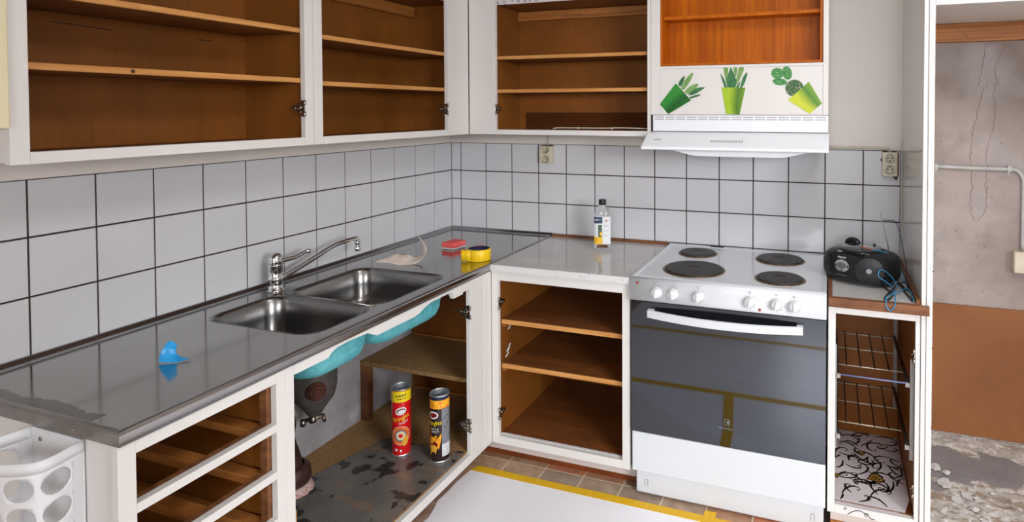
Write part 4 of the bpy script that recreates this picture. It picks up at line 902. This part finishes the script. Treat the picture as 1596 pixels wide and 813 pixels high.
# ================================================================ EXTRACTOR HOOD
hd = thing('extractor_hood', 'slim white extractor hood with vent grille under the hood cabinet', 'hood', (1.56, -.2, 1.30))
bm = bmn(); box(bm, 1.220, 1.914, -.332, -.01, 1.384, 1.4505); ho = obj('housing', bm, 'hood', hd, bev=.002)
bm = bmn()
n_c = 15; wv = (1.909 - 1.226)/n_c
for i in range(n_c):
    for k in range(2): box(bm, 1.226 + wv*i + .003, 1.226 + wv*(i+1) - .003, -.3330, -.3315, 1.4305 + .009*k, 1.4355 + .009*k)
obj('vent_grille', bm, 'slot', ho)
bm = bmn(); pf = [(-.335, 1.3815), (-.365, 1.3790), (-.378, 1.3740), (-.448, 1.3260), (-.450, 1.3160), (-.446, 1.3140), (-.10, 1.3140), (-.10, 1.3815)]
# visor tapers out to the left
a = [bm.verts.new((1.209 - (0.006 if y < -.40 else 0), y, z)) for y, z in pf]; b = [bm.verts.new((1.917, y, z)) for y, z in pf]
for i in range(len(pf)): bm.faces.new((a[i], a[(i+1) % len(pf)], b[(i+1) % len(pf)], b[i]))
bm.faces.new(a[::-1]); bm.faces.new(b); vz = obj('visor', bm, 'hood', hd, bev=.002)
dirn = Vector((0, -.070, -.048)).normalized(); nrm = Vector((0, -.048, .070)).normalized()
def on_visor(x, s, l=.0006): return Vector((x, -.378, 1.374)) + dirn*s + nrm*l
bm = bmn()
for k in range(12): 
    p = on_visor(1.4775 + k*.0108, .046); x = p.x
    pts = [on_visor(x, .038), on_visor(x+.007, .038), on_visor(x+.007, .052), on_visor(x, .052)]; prism(bm, pts, nrm*.0004)
obj('visor_lettering', bm, 'slot', vz)
bm = bmn(); 
for s_ in (.034, .040): prism(bm, [on_visor(1.245, s_), on_visor(1.276, s_), on_visor(1.276, s_+.003), on_visor(1.245, s_+.003)], nrm*.0004)
obj('visor_badge', bm, 'slot', vz)
bm = bmn(); pts = [(1.30 + .56*t, -.20, 1.3138 - .026*min(1, math.sin(PI*t)*1.7)) for t in [k/24 for k in range(25)]]
prism(bm, pts, (0, -.19, 0)); obj('filter_belly', bm, 'hood', hd)

# ================================================================ SOCKETS AND CONDUIT
def socket(cx, cz, w_, h_, label, rusty):
    t = thing('wall_socket', label, 'socket', (cx, -.0068, cz - h_/2))
    obj('socket_box', boxes((cx-w_/2, cx+w_/2, -.034, -.0068, cz-h_/2, cz+h_/2)), 'socket', t, bev=.003)
    for dz in (.0255, -.0215):
        bm = bmn(); lathe(bm, [(.0195, 0), (.0195, .0035), (.0175, .004), (.0170, .0010), (.0001, .0010)], T(cx, -.034, cz+dz) @ axis_to((0, -1, 0)), 30, cap1=False); f = obj('outlet', bm, 'socket_face', t)
        bm = bmn()
        for dx in (-.0085, .0085): ellip(bm, cx+dx, -.0351, cz+dz+.001, .0030, .0030, 10)
        ellip(bm, cx, -.0351, cz+dz-(.0105 if dz > 0 else -.0125), .0038, .0028, 10)
        obj('pin_hole', bm, 'mark_black', f)
        bm = bmn(); tube(bm, [(cx + .0183*math.cos(a_), -.0382, cz+dz + .0183*math.sin(a_)) for a_ in [-PI*.92 + k*PI*.84/12 for k in range(13)]], .0009, 5); obj('rim_dark_arc', bm, 'mark_black', f)  # black arc along the lower half of the outlet rim
    if rusty:
        bm = bmn(); box(bm, cx+w_/2, cx+w_/2+.005, -.028, -.0068, cz-h_/2+.004, cz+h_/2-.002); prism(bm, [(cx+w_/2-.020, -.016, cz-h_/2), (cx+w_/2+.004, -.016, cz-h_/2), (cx+w_/2-.002, -.016, cz-h_/2-.018)], (0, .009, 0))
        for x in (-.024, -.014, .010, .020): box(bm, cx+x-.004, cx+x+.005, -.020, -.0068, cz+h_/2, cz+h_/2+.005)
        box(bm, cx-w_/2-.005, cx-w_/2, -.018, -.0068, cz+.012, cz+.022); obj('rusted_frame', bm, 'rust', t)
    else:
        bm = bmn(); box(bm, cx-.030, cx-.004, -.018, -.0074, cz+h_/2, cz+h_/2+.0035); box(bm, cx+.006, cx+.032, -.018, -.0074, cz+h_/2, cz+h_/2+.0035); obj('rusted_frame', bm, 'rust', t)
    return t
socket(.578, 1.249, .072, .086, 'yellowed double wall socket under the wall cabinet left of the bottle', False)
socket(2.156, 1.2445, .058, .100, 'yellowed double wall socket in the right corner above the radio', True)
bm = bmn(); tube(bm, catmull([(1.918, -.016, 1.311), (2.039, -.016, 1.311), (2.129, -.016, 1.311), (2.150, -.018, 1.307), (2.160, -.022, 1.297)], 6), .0048, 10)
tag(obj('conduit', bm, 'conduit'), 'beige cable conduit running from the hood to the corner socket', 'conduit')
bm = bmn(); tube(bm, [(.580, -.012, 1.296), (.582, -.0125, 1.358)], .0042, 10); tag(obj('conduit', bm, 'conduit'), 'short vertical conduit above the socket under the wall cabinet', 'conduit')

# ================================================================ NICHE ON THE RIGHT
tag(obj('hardboard_sheet', boxes((2.240, 3.30, -.012, -.004, .150, .678)), 'hardboard'), 'brown hardboard sheet against the lower wall of the bare niche', 'board')
bm = bmn()
tag(obj('timber_beam', boxes((2.238, 3.30, -.040, -.003, 1.742, 1.815)), 'pine_dark', bev=.002), 'knotty brown timber rail high on the concrete wall of the niche', 'beam')
fz = thing('overhead_cabinet', 'underside of the white overhead cabinet spanning the bare niche', 'cabinet', (2.75, -.3, 1.80))
obj('base_board', boxes((2.238, 3.30, -.585, -.003, 1.816, 1.832)), 'paint', fz)
obj('front_rail', boxes((2.238, 3.30, -.605, -.586, 1.806, 2.3)), 'paint', fz, bev=.001)
pp = thing('wall_pipe', 'thin grey painted pipe crossing the concrete wall of the niche and bending down', 'pipe', (2.45, -.012, 1.1))
bm = bmn(); tube(bm, catmull([(2.238, -.012, 1.243), (2.344, -.012, 1.240), (2.426, -.012, 1.237), (2.506, -.012, 1.236), (2.597, -.012, 1.235), (2.622, -.012, 1.226), (2.636, -.012, 1.200), (2.638, -.012, 1.156), (2.638, -.012, .92)], 6), .0072, 12); obj('pipe_run', bm, 'grey_pipe', pp)
for x in (2.330, 2.588):
    bm = bmn(); box(bm, x-.006, x+.006, -.0210, -.002, 1.226, 1.250); box(bm, x-.005, x+.005, -.006, -.002, 1.212, 1.228); obj('pipe_clip', bm, 'grey_pipe', pp, bev=.001)
jb = thing('junction_box', 'white junction box at the end of the pipe on the niche wall', 'box', (2.66, -.03, .832))
obj('box_body', boxes((2.603, 2.72, -.045, -.003, .832, .916)), 'socket', jb, bev=.006, seg=3)
for i, (x, y, s_, a_) in enumerate(((2.333, -.294, .017, .4), (2.315, -.371, .030, 1.0), (2.377, -.427, .020, 2.1), (2.383, -.497, .016, .2), (2.411, -.436, .018, 2.8), (2.300, -.270, .024, 1.6), (2.402, -.548, .012, 3.0), (2.46, -.38, .009, .8), (2.34, -.46, .022, 2.2))):
    bm = bmn(); n = 13; pts = [(x + s_*R.uniform(.3, .9)*math.cos(2*PI*k/n)*1.3*math.cos(a_) - s_*.8*math.sin(2*PI*k/n)*math.sin(a_), y + s_*R.uniform(.55, 1.1)*math.cos(2*PI*k/n)*1.3*math.sin(a_) + s_*.8*math.sin(2*PI*k/n)*math.cos(a_), .1335 + .002*math.sin(k+a_)) for k in range(n)]
    v = [bm.verts.new(p) for p in pts]; c = bm.verts.new((x, y, .1355)); 
    for k in range(n): bm.faces.new((v[k], v[(k+1) % n], c))
    tag(obj('plaster_flake', bm, 'flake', solid=.002), 'white plaster flake lying on the rough floor of the niche', 'debris', 'plaster flakes on the niche floor')

# ================================================================ UNDER THE SINK
gm = bmn(); prism(gm, [(.13, -1.56, .1285), (.578, -1.56, .1285), (.578, -.765, .1285), (.56, -.756, .1285), (.50, -.772, .1285), (.36, -.768, .1285), (.206, -.777, .1285), (.175, -.91, .1285), (.136, -1.07, .1285), (.128, -1.3, .1285)], (0, 0, .0015))
tag(obj('liner_mat', gm, 'mat_grey'), 'stained shiny grey mat on the floor of the sink cabinet', 'mat')
dw = thing('drain_trap', 'dark grey cast drain trap with brass plug hanging under the left basin', 'drain trap', (.12, -1.08, .30))
bm = bmn(); lathe(bm, [(.012, .340), (.024, .348), (.042, .375), (.070, .412), (.080, .455), (.080, .56), (.078, .64), (.03, .66)], T(.12, -1.052, 0), 32); obj('trap_body', bm, 'iron', dw)
bm = bmn(); lathe(bm, [(.030, 0), (.032, .006), (.026, .010), (.026, .016), (.018, .018), (.017, .024), (.0001, .024)], T(.184, -1.104, .462) @ axis_to((.8, -.55, 0)), 8, cap1=False, smooth=False); obj('cleaning_plug', bm, 'rust', dw)
bm = bmn(); lathe(bm, [(.034, 0), (.034, .006), (.030, .010)], T(.178, -1.100, .462) @ axis_to((.8, -.55, 0)), 24); obj('plug_flange', bm, 'rust', dw)
bm = bmn(); lathe(bm, [(.010, -.012), (.013, -.010), (.013, .010), (.010, .012)], T(.12, -1.060, .330), 16); tube(bm, [(.10, -1.082, .330), (.145, -1.030, .336)], .008, 10); tube(bm, [(.143, -1.034, .338), (.146, -1.030, .312)], .006, 8); tube(bm, [(.098, -1.084, .335), (.098, -1.084, .313)], .010, 8); obj('drain_cock', bm, 'hinge', dw)
dp = thing('waste_pipe', 'dark brown curved waste pipe rising from the sink cabinet floor', 'pipe', (.12, -1.17, .13))
bm = bmn(); tube(bm, catmull([(.12, -1.165, .132), (.115, -1.160, .20), (.098, -1.150, .245), (.082, -1.152, .30), (.088, -1.150, .35), (.082, -1.165, .40), (.070, -1.18, .46)], 6), [.052 - .018*min(1, i/14) for i in range(37)], 24); obj('pipe_bend', bm, 'iron_red', dp)
bm = bmn(); lathe(bm, [(.052, .150), (.066, .154), (.071, .170), (.068, .200), (.060, .212), (.048, .216)], T(.118, -1.163, 0), 32, cap0=False, cap1=False); obj('pipe_collar', bm, 'iron_red', dp)
bm = bmn(); lathe(bm, [(.078, .129), (.074, .134), (.062, .142), (.052, .152)], T(.122, -1.166, 0), 32, cap0=False, cap1=False); 
for v in bm.verts: v.co.x += R.uniform(-.004, .004); v.co.z += R.uniform(-.001, .004)
obj('base_crust', bm, 'limescale', dp)

def can(cx, cy, z, face, kind):
    Rr, H = .0365, .262 if kind == 'red' else .258
    lab = 'tall open red crisp can with yellow top band, left of two under the sink' if kind == 'red' else 'tall open black crisp can with grey back panel, right of two under the sink'
    t = thing('crisp_can', lab, 'can', (cx, cy, z), 'tall crisp cans in the sink cabinet')
    mm = T(cx, cy, z) @ Rz(face)     # label front faces local -y
    bm = bmn(); lathe(bm, [(Rr-.0005, .004), (Rr, .006), (Rr, H-.006)], mm, 48, cap0=False, cap1=False); obj('tube_wall', bm, 'can_red' if kind == 'red' else 'can_black', t)
    bm = bmn(); lathe(bm, [(Rr-.003, H-.02), (Rr-.0018, .006), (Rr-.002, .004), (.0001, .004)], mm, 40, cap0=False, cap1=False); bm2_ = bm; lathe(bm, [(Rr-.0015, .05), (Rr-.0015, H-.004)], mm, 40, cap0=False, cap1=False); obj('foil_lining', bm, 'can_metal', t)
    bm = bmn(); lathe(bm, [(Rr-.0015, H-.004), (Rr+.0008, H-.006), (Rr+.0018, H-.002), (Rr+.0010, H), (Rr-.0010, H-.001)], mm, 48, cap0=False, cap1=False); obj('rim', bm, 'can_metal', t)
    bm = bmn(); lathe(bm, [(Rr-.004, .001), (Rr+.001, 0), (Rr+.0014, .003), (Rr, .006)], mm, 48, cap1=False); obj('base_rim', bm, 'can_metal', t)
    def wrap(poly, lift, mt_name, name, parent=t):
        rr = Rr + lift; bm = bmn(); n = len(poly)
        cxp = sum(p[0] for p in poly)/n; cyp = sum(p[1] for p in poly)/n
        def P3(p): a = p[0]/Rr; return mm @ Vector((rr*math.sin(a), -rr*math.cos(a), p[1]))
        c = bm.verts.new(P3((cxp, cyp))); prev = [c]*n
        for q in (.25, .5, .75, 1):
            cur = [bm.verts.new(P3((cxp + (p[0]-cxp)*q, cyp + (p[1]-cyp)*q))) for p in poly]
            for k in range(n):
                if prev[0] is c: bm.faces.new((c, cur[k], cur[(k+1) % n]))
                else: bm.faces.new((prev[k], cur[k], cur[(k+1) % n], prev[(k+1) % n]))
            prev = cur
        for f in bm.faces: f.smooth = True
        return obj(name, bm, mt_name, parent)
    def E(cx_, cy_, a_, b_, r=0, n=24): return ell2(cx_, cy_, a_, b_, r, n)
    def band(z0_, z1_, a0, a1, lift, mt_name, name):
        bm = bmn(); rr = Rr+lift; n = 40; v = [[bm.verts.new(mm @ Vector((rr*math.sin(a), -rr*math.cos(a), zz))) for zz in (z0_, z1_)] for a in [a0 + (a1-a0)*k/n for k in range(n+1)]]
        for p, q in zip(v, v[1:]): bm.faces.new((p[0], q[0], q[1], p[1])).smooth = True
        return obj(name, bm, mt_name, t)
    TX = lambda s, size, sh, rot, mt_name, xs=1., name='lettering': obj(name, text_bm(s, size, mm, bend=(Rr+.0010, sh, rot), xs=xs), mt_name, t, normals=False)
    if kind == 'red':
        band(H-.050, H-.008, -PI, PI, .0003, 'can_yellow', 'yellow_band')
        for zz, hh, xs_ in ((H-.028, .008, (-.018, -.0125, -.006, -.001, .005, .0105, .016)), (H-.039, .005, (-.013, -.008, -.002, .003, .009, .014))):
            for k_, x_ in enumerate(xs_): wrap([(x_, zz + x_*.1), (x_+.0036, zz + x_*.1), (x_+.0036, zz + x_*.1 + hh), (x_ + .0012*(k_ % 2), zz + x_*.1 + hh)], .0006, 'mark_black', 'small_print')
        wrap(E(0, .178, .0215, .0145, .25), .0004, 'label_white', 'oval_badge'); wrap(E(0, .178, .0165, .0095, .25), .0006, 'can_maroon', 'oval_badge_field'); wrap(E(.001, .176, .0135, .0065, .25), .0008, 'label_white', 'oval_badge_centre')
        TX('Pringles', .0245, (.001, .150), .33, 'can_yellow', .86); TX('Original', .0125, (.010, .134), .33, 'label_white', .95)
        for q, (a_, mtn) in enumerate(((.036, 'can_pale'), (.0335, 'can_red'), (.030, 'can_orange'), (.0265, 'can_red'), (.0225, 'can_grey'), (.017, 'can_pale'), (.008, 'can_red'))): wrap(E(-.001, .082, a_, a_*1.02, 0, 28), .0004 + .0001*q, mtn, 'ring_print')
        wrap(E(.016, .060, .011, .020, -.25), .0013, 'chip', 'chip_print')
        wrap([(-.022, .022), (-.014, .022), (-.014, .032), (-.022, .032)], .0004, 'label_white', 'mark'); wrap([(-.004, .018), (.002, .018), (.002, .027), (-.004, .027)], .0004, 'label_white', 'mark')
    else:
        band(H-.050, H-.018, -PI, PI, .0003, 'can_orange', 'flame_band'); band(H-.018, H-.006, -PI, PI, .0004, 'navy', 'top_stripe')
        band(.070, H-.051, .95, 2.6, .0003, 'can_grey', 'grey_panel'); band(.024, .070, .95, 2.6, .0003, 'label_white', 'nutrition_panel')
        for zz in (.030, .038, .046, .054, .062): band(zz, zz+.0022, 1.0, 2.3, .0005, 'can_grey', 'print_line')
        for zz, sl in ((.165, .02), (.13, .035)):
            wrap([(.040, zz), (.060, zz+sl*.5), (.075, zz+sl), (.075, zz+sl+.004), (.058, zz+sl*.5+.005), (.040, zz+.003)], .0005, 'mark_black', 'swash_print')
        wrap(E(0, .183, .0215, .0145, .12), .0004, 'label_white', 'oval_badge'); wrap(E(0, .183, .0165, .0095, .12), .0006, 'can_maroon', 'oval_badge_field')
        TX('Pringles', .0245, (.002, .153), .10, 'can_yellow', .86); TX('HOT &', .0105, (.006, .131), .0, 'label_white', 1); TX('SPICY', .0125, (.008, .120), .0, 'label_white', 1)
        wrap([(-.030, .050), (-.012, .030), (.010, .036), (.024, .058), (.030, .085), (.033, .115), (.022, .100), (.012, .108), (.002, .098), (-.010, .106), (-.022, .092), (-.032, .075)], .0004, 'can_orange', 'flame_print')
        wrap(E(.000, .070, .018, .014, .1), .0006, 'can_maroon', 'flame_core'); wrap(E(.000, .056, .016, .014, .1), .0008, 'chip', 'chip_print'); wrap(E(-.008, .082, .011, .008, .5), .0009, 'chip', 'chip_print')
    return t
# the cans' label fronts look out of the cabinet
can(.338, -.838, .1302, math.radians(36), 'red')
can(.507, -.825, .1302, math.radians(-6), 'black')

# scrollwork liner in the narrow cabinet
ln = thing('printed_liner', 'white liner paper with black scrollwork and gold hearts in the narrow cabinet', 'liner', (2.06, -.33, .125))
bm = bmn(); prism(bm, [(1.939, -.579, .1245), (2.165, -.579, .1245), (2.187, -.50, .1245), (2.187, -.084, .1245), (1.939, -.084, .1245)], (0, 0, .0008)); box(bm, 1.945, 2.150, -.6015, -.579, .1203, .1215); 
obj('paper', bm, 'liner_white', ln)
bm = bmn()
def ribbon(bm, pts, w0, zz):
    n = len(pts); V = []
    for i, p in enumerate(pts):
        q = pts[min(i+1, n-1)]; r = pts[max(i-1, 0)]; dx, dy = q[0]-r[0], q[1]-r[1]; l = math.hypot(dx, dy) or 1; ww = w0*(.35 + .65*math.sin(PI*min(1, (i+1)/n*1.2)))
        V.append((bm.verts.new((p[0]-dy/l*ww, p[1]+dx/l*ww, zz)), bm.verts.new((p[0]+dy/l*ww, p[1]-dx/l*ww, zz))))
    for a, b in zip(V, V[1:]): bm.faces.new((a[0], a[1], b[1], b[0]))
def inside(p): return 1.941 < p[0] < 2.183 and -.577 < p[1] < -.086
def scroll(x, y, a, L_, sgn, w0=.0022):
    pts = [(x, y)]; n = 26
    for i in range(n):
        t = i/n; a += sgn*(.05 + .42*t**2.2); st_ = L_/n*(1.25 - .8*t); x += st_*math.cos(a); y += st_*math.sin(a); pts.append((x, y))
        if i in (7, 13): 
            lf = [(x + .007*math.cos(a - sgn*1.2)*q, y + .007*math.sin(a - sgn*1.2)*q) for q in (0, .4, .8, 1.2)]
            if all(inside(p) for p in lf): ribbon(bm, lf, .0026, .1257)
    pts = [p for p in pts if inside(p)]
    if len(pts) > 4: ribbon(bm, pts, w0, .1256)
    if inside((x, y)):
        v = [bm.verts.new((x + .0035*math.cos(2*PI*k/8), y + .0035*math.sin(2*PI*k/8), .1256)) for k in range(8)]; bm.faces.new(v)
R2 = random.Random(4)
for i in range(64):
    scroll(R2.uniform(1.945, 2.18), R2.uniform(-.57, -.10), R2.uniform(0, 6.28), R2.uniform(.07, .15), R2.choice((-1, 1)), .0042)
obj('scroll_print', bm, 'mark_black', ln, normals=False)
for (hx, hy, s_, a_) in ((2.085, -.405, .030, .5), (1.950, -.43, .014, -1.0), (2.045, -.25, .014, 1.6)):
    for q, mtn, zz in ((1.25, 'mark_black', .1259), (1.0, 'gold', .1261), (.62, 'mark_black', .1263), (.48, 'gold', .1265), (.25, 'mark_black', .1267)):
        bm = bmn(); pts = []
        for k in range(28):
            th = 2*PI*k/28; X_ = s_*q*.062*16*math.sin(th)**3*.8; Y_ = s_*q*.062*(13*math.cos(th) - 5*math.cos(2*th) - 2*math.cos(3*th) - math.cos(4*th)); X_, Y_ = Y_, X_
            pts.append(bm.verts.new((hx + X_*math.cos(a_) - Y_*math.sin(a_), hy + X_*math.sin(a_) + Y_*math.cos(a_), zz)))
        bm.faces.new(pts); obj('heart_print', bm, mtn, ln, normals=False)
bm = bmn()   # scroll decal spilling over the bottom rail
pp_ = [(1.985 + .085*t, -.6008, .094 + .020*math.sin(PI*min(t*1.15, 1))) for t in [k/16 for k in range(17)]]
tube(bm, pp_, .0013, 5); tube(bm, [(2.045 + .006*math.cos(a_), -.6008, .104 + .006*math.sin(a_)) for a_ in [k*.5 for k in range(10)]], .0012, 5); tube(bm, [(1.978 + .004*math.cos(a_), -.6008, .111 + .004*math.sin(a_)) for a_ in [k*.5 for k in range(10)]], .0012, 5)
obj('scroll_tail', bm, 'mark_black', ln)

# ================================================================ FLOOR COVER AND TAPE
bm = bmn(); edge_l = [(.545, -.655), (.538, -.70), (.533, -.76), (.536, -.82), (.533, -.88), (.548, -.92), (.560, -.97), (.556, -1.02), (.552, -1.2), (.555, -1.6), (.56, -2.2), (.57, -2.9), (.58, -3.6)]
edge_r = [(2.95, -3.6), (2.95, -1.6), (2.93, -.655)]
prism(bm, [(x, y, .001) for x, y in edge_l + edge_r], (0, 0, .0016))
tag(obj('floor_cover', bm, 'sheet'), 'large white protective sheet taped over the kitchen floor', 'floor cover')
def tape(pts, label, lift=0):
    bm = bmn(); prism(bm, [(x, y, .0028 + lift) for x, y in pts], (0, 0, .0005)); return tag(obj('tape_strip', bm, 'tape'), label, 'tape', 'yellow tape strips on the floor cover')
tape([(.560, -.632), (.80, -.634), (1.10, -.632), (1.496, -.634), (2.0, -.636), (2.9, -.636), (2.9, -.672), (2.0, -.672), (1.1, -.671), (.541, -.670)], 'long yellow tape strip along the sheet edge facing the cooker')
tape([(1.497, -.606), (1.540, -.604), (1.530, -.90), (1.512, -1.2), (1.462, -1.56), (1.412, -1.556), (1.465, -1.2), (1.485, -.90)], 'short yellow tape strip crossing the sheet edge in front of the cooker', .0008)
for y in (-1.575, -2.36): tape([(.56, y+.024), (2.94, y+.034), (2.94, y-.014), (.56, y-.024)], 'long yellow tape strip across the middle of the sheet' if y > -2 else 'long yellow tape strip across the near part of the sheet')
tape_n = 0

# ================================================================ BAG DISPENSER AND CREAM CABINET
bd = thing('bag_dispenser', 'white plastic bin with round holes mounted on the cabinet end', 'bag dispenser', (.41, -2.0, .40))
outl = [(.487, -1.993), (.492, -2.02), (.499, -2.055), (.494, -2.076), (.476, -2.090), (.442, -2.104), (.403, -2.108), (.362, -2.104), (.330, -2.090), (.313, -2.072), (.311, -2.050), (.317, -2.02), (.322, -1.993)]
oc = catmull([(x, y, 0) for x, y in outl], 6); L_ = [0]
for a, b in zip(oc, oc[1:]): L_.append(L_[-1] + (b-a).length)
def at_s(s):
    s = max(0, min(L_[-1]-1e-6, s))
    for i in range(len(L_)-1):
        if s <= L_[i+1]: return oc[i].lerp(oc[i+1], (s-L_[i])/(L_[i+1]-L_[i]))
    return oc[-1]
bm = bmn(); ncol = 5; cw = (L_[-1]-.044)/ncol; rh = .0585; nrow = 7; ztop = .779
def PT(s, z): p = at_s(s); k = (.803 - z)/.45; return Vector((.405 + (p.x-.405)*(1-.10*k), -1.993 + (p.y+1.993)*(1-.25*k), z))
cache = {}
def V_(s, z):
    k = (round(s, 5), round(z, 5))
    if k not in cache: cache[k] = bm.verts.new(PT(s, z))
    return cache[k]
for c in range(ncol):
    for r_ in range(nrow):
        s0 = .022 + c*cw; z1_ = ztop - r_*rh; z0_ = z1_ - rh; sc_, zc = s0 + cw/2, (z0_+z1_)/2
        n = 16; sq = []
        for k in range(n):
            a_ = 2*PI*k/n; cx_, cy_ = math.cos(a_), math.sin(a_); m_ = max(abs(cx_), abs(cy_)); sq.append((sc_ + cw/2*cx_/m_, zc + rh/2*cy_/m_, cx_, cy_))
        ri = [bm.verts.new(PT(sc_ + .0275*q[2], zc + .0235*q[3])) for q in sq]; mi_ = [bm.verts.new(PT((sc_ + .0275*q[2] + q[0])/2, (zc + .0235*q[3] + q[1])/2)) for q in sq]; ou = [V_(q[0], q[1]) for q in sq]
        for k in range(n):
            for A, B in ((ri, mi_), (mi_, ou)):
                try: bm.faces.new((A[k], A[(k+1) % n], B[(k+1) % n], B[k])).smooth = True
                except ValueError: pass
for s0, s1 in ((0, .022), (L_[-1]-.022, L_[-1])):
    for r_ in range(nrow*2): bm.faces.new([bm.verts.new(PT(s, z)) for s, z in ((s0, ztop - r_*rh/2), (s1, ztop - r_*rh/2), (s1, ztop - (r_+1)*rh/2), (s0, ztop - (r_+1)*rh/2))])
n = 60
for k in range(n):
    a_, b_ = L_[-1]*k/n, L_[-1]*(k+1)/n
    for za, zb_ in ((.803, ztop), (ztop - nrow*rh, ztop - nrow*rh - .02)):
        bm.faces.new([bm.verts.new(PT(s, z)) for s, z in ((a_, za), (b_, za), (b_, zb_), (a_, zb_))]).smooth = True
bmesh.ops.remove_doubles(bm, verts=bm.verts, dist=.0004)
obj('bin_wall', bm, 'bag_plastic', bd, solid=.0012)
obj('back_plate', boxes((.322, .487, -1.9965, -1.9925, .33, .8035)), 'bag_plastic', bd)
for x, z in ((.352, .782), (.470, .790)):
    bm = bmn(); lathe(bm, [(.005, 0), (.004, .002), (.0001, .0024)], T(x, -1.9965, z) @ axis_to((0, -1, 0)), 12, cap1=False); obj('screw', bm, 'hinge', bd)

cc = thing('cream_cupboard', 'cream painted cupboard edge on the side of the left wall cabinet', 'cupboard', (.2, -2.06, 1.44))
obj('cupboard_side', boxes((.02, .334, -2.045, -2.024, 1.437, 2.1)), 'cream', cc, bev=.003)
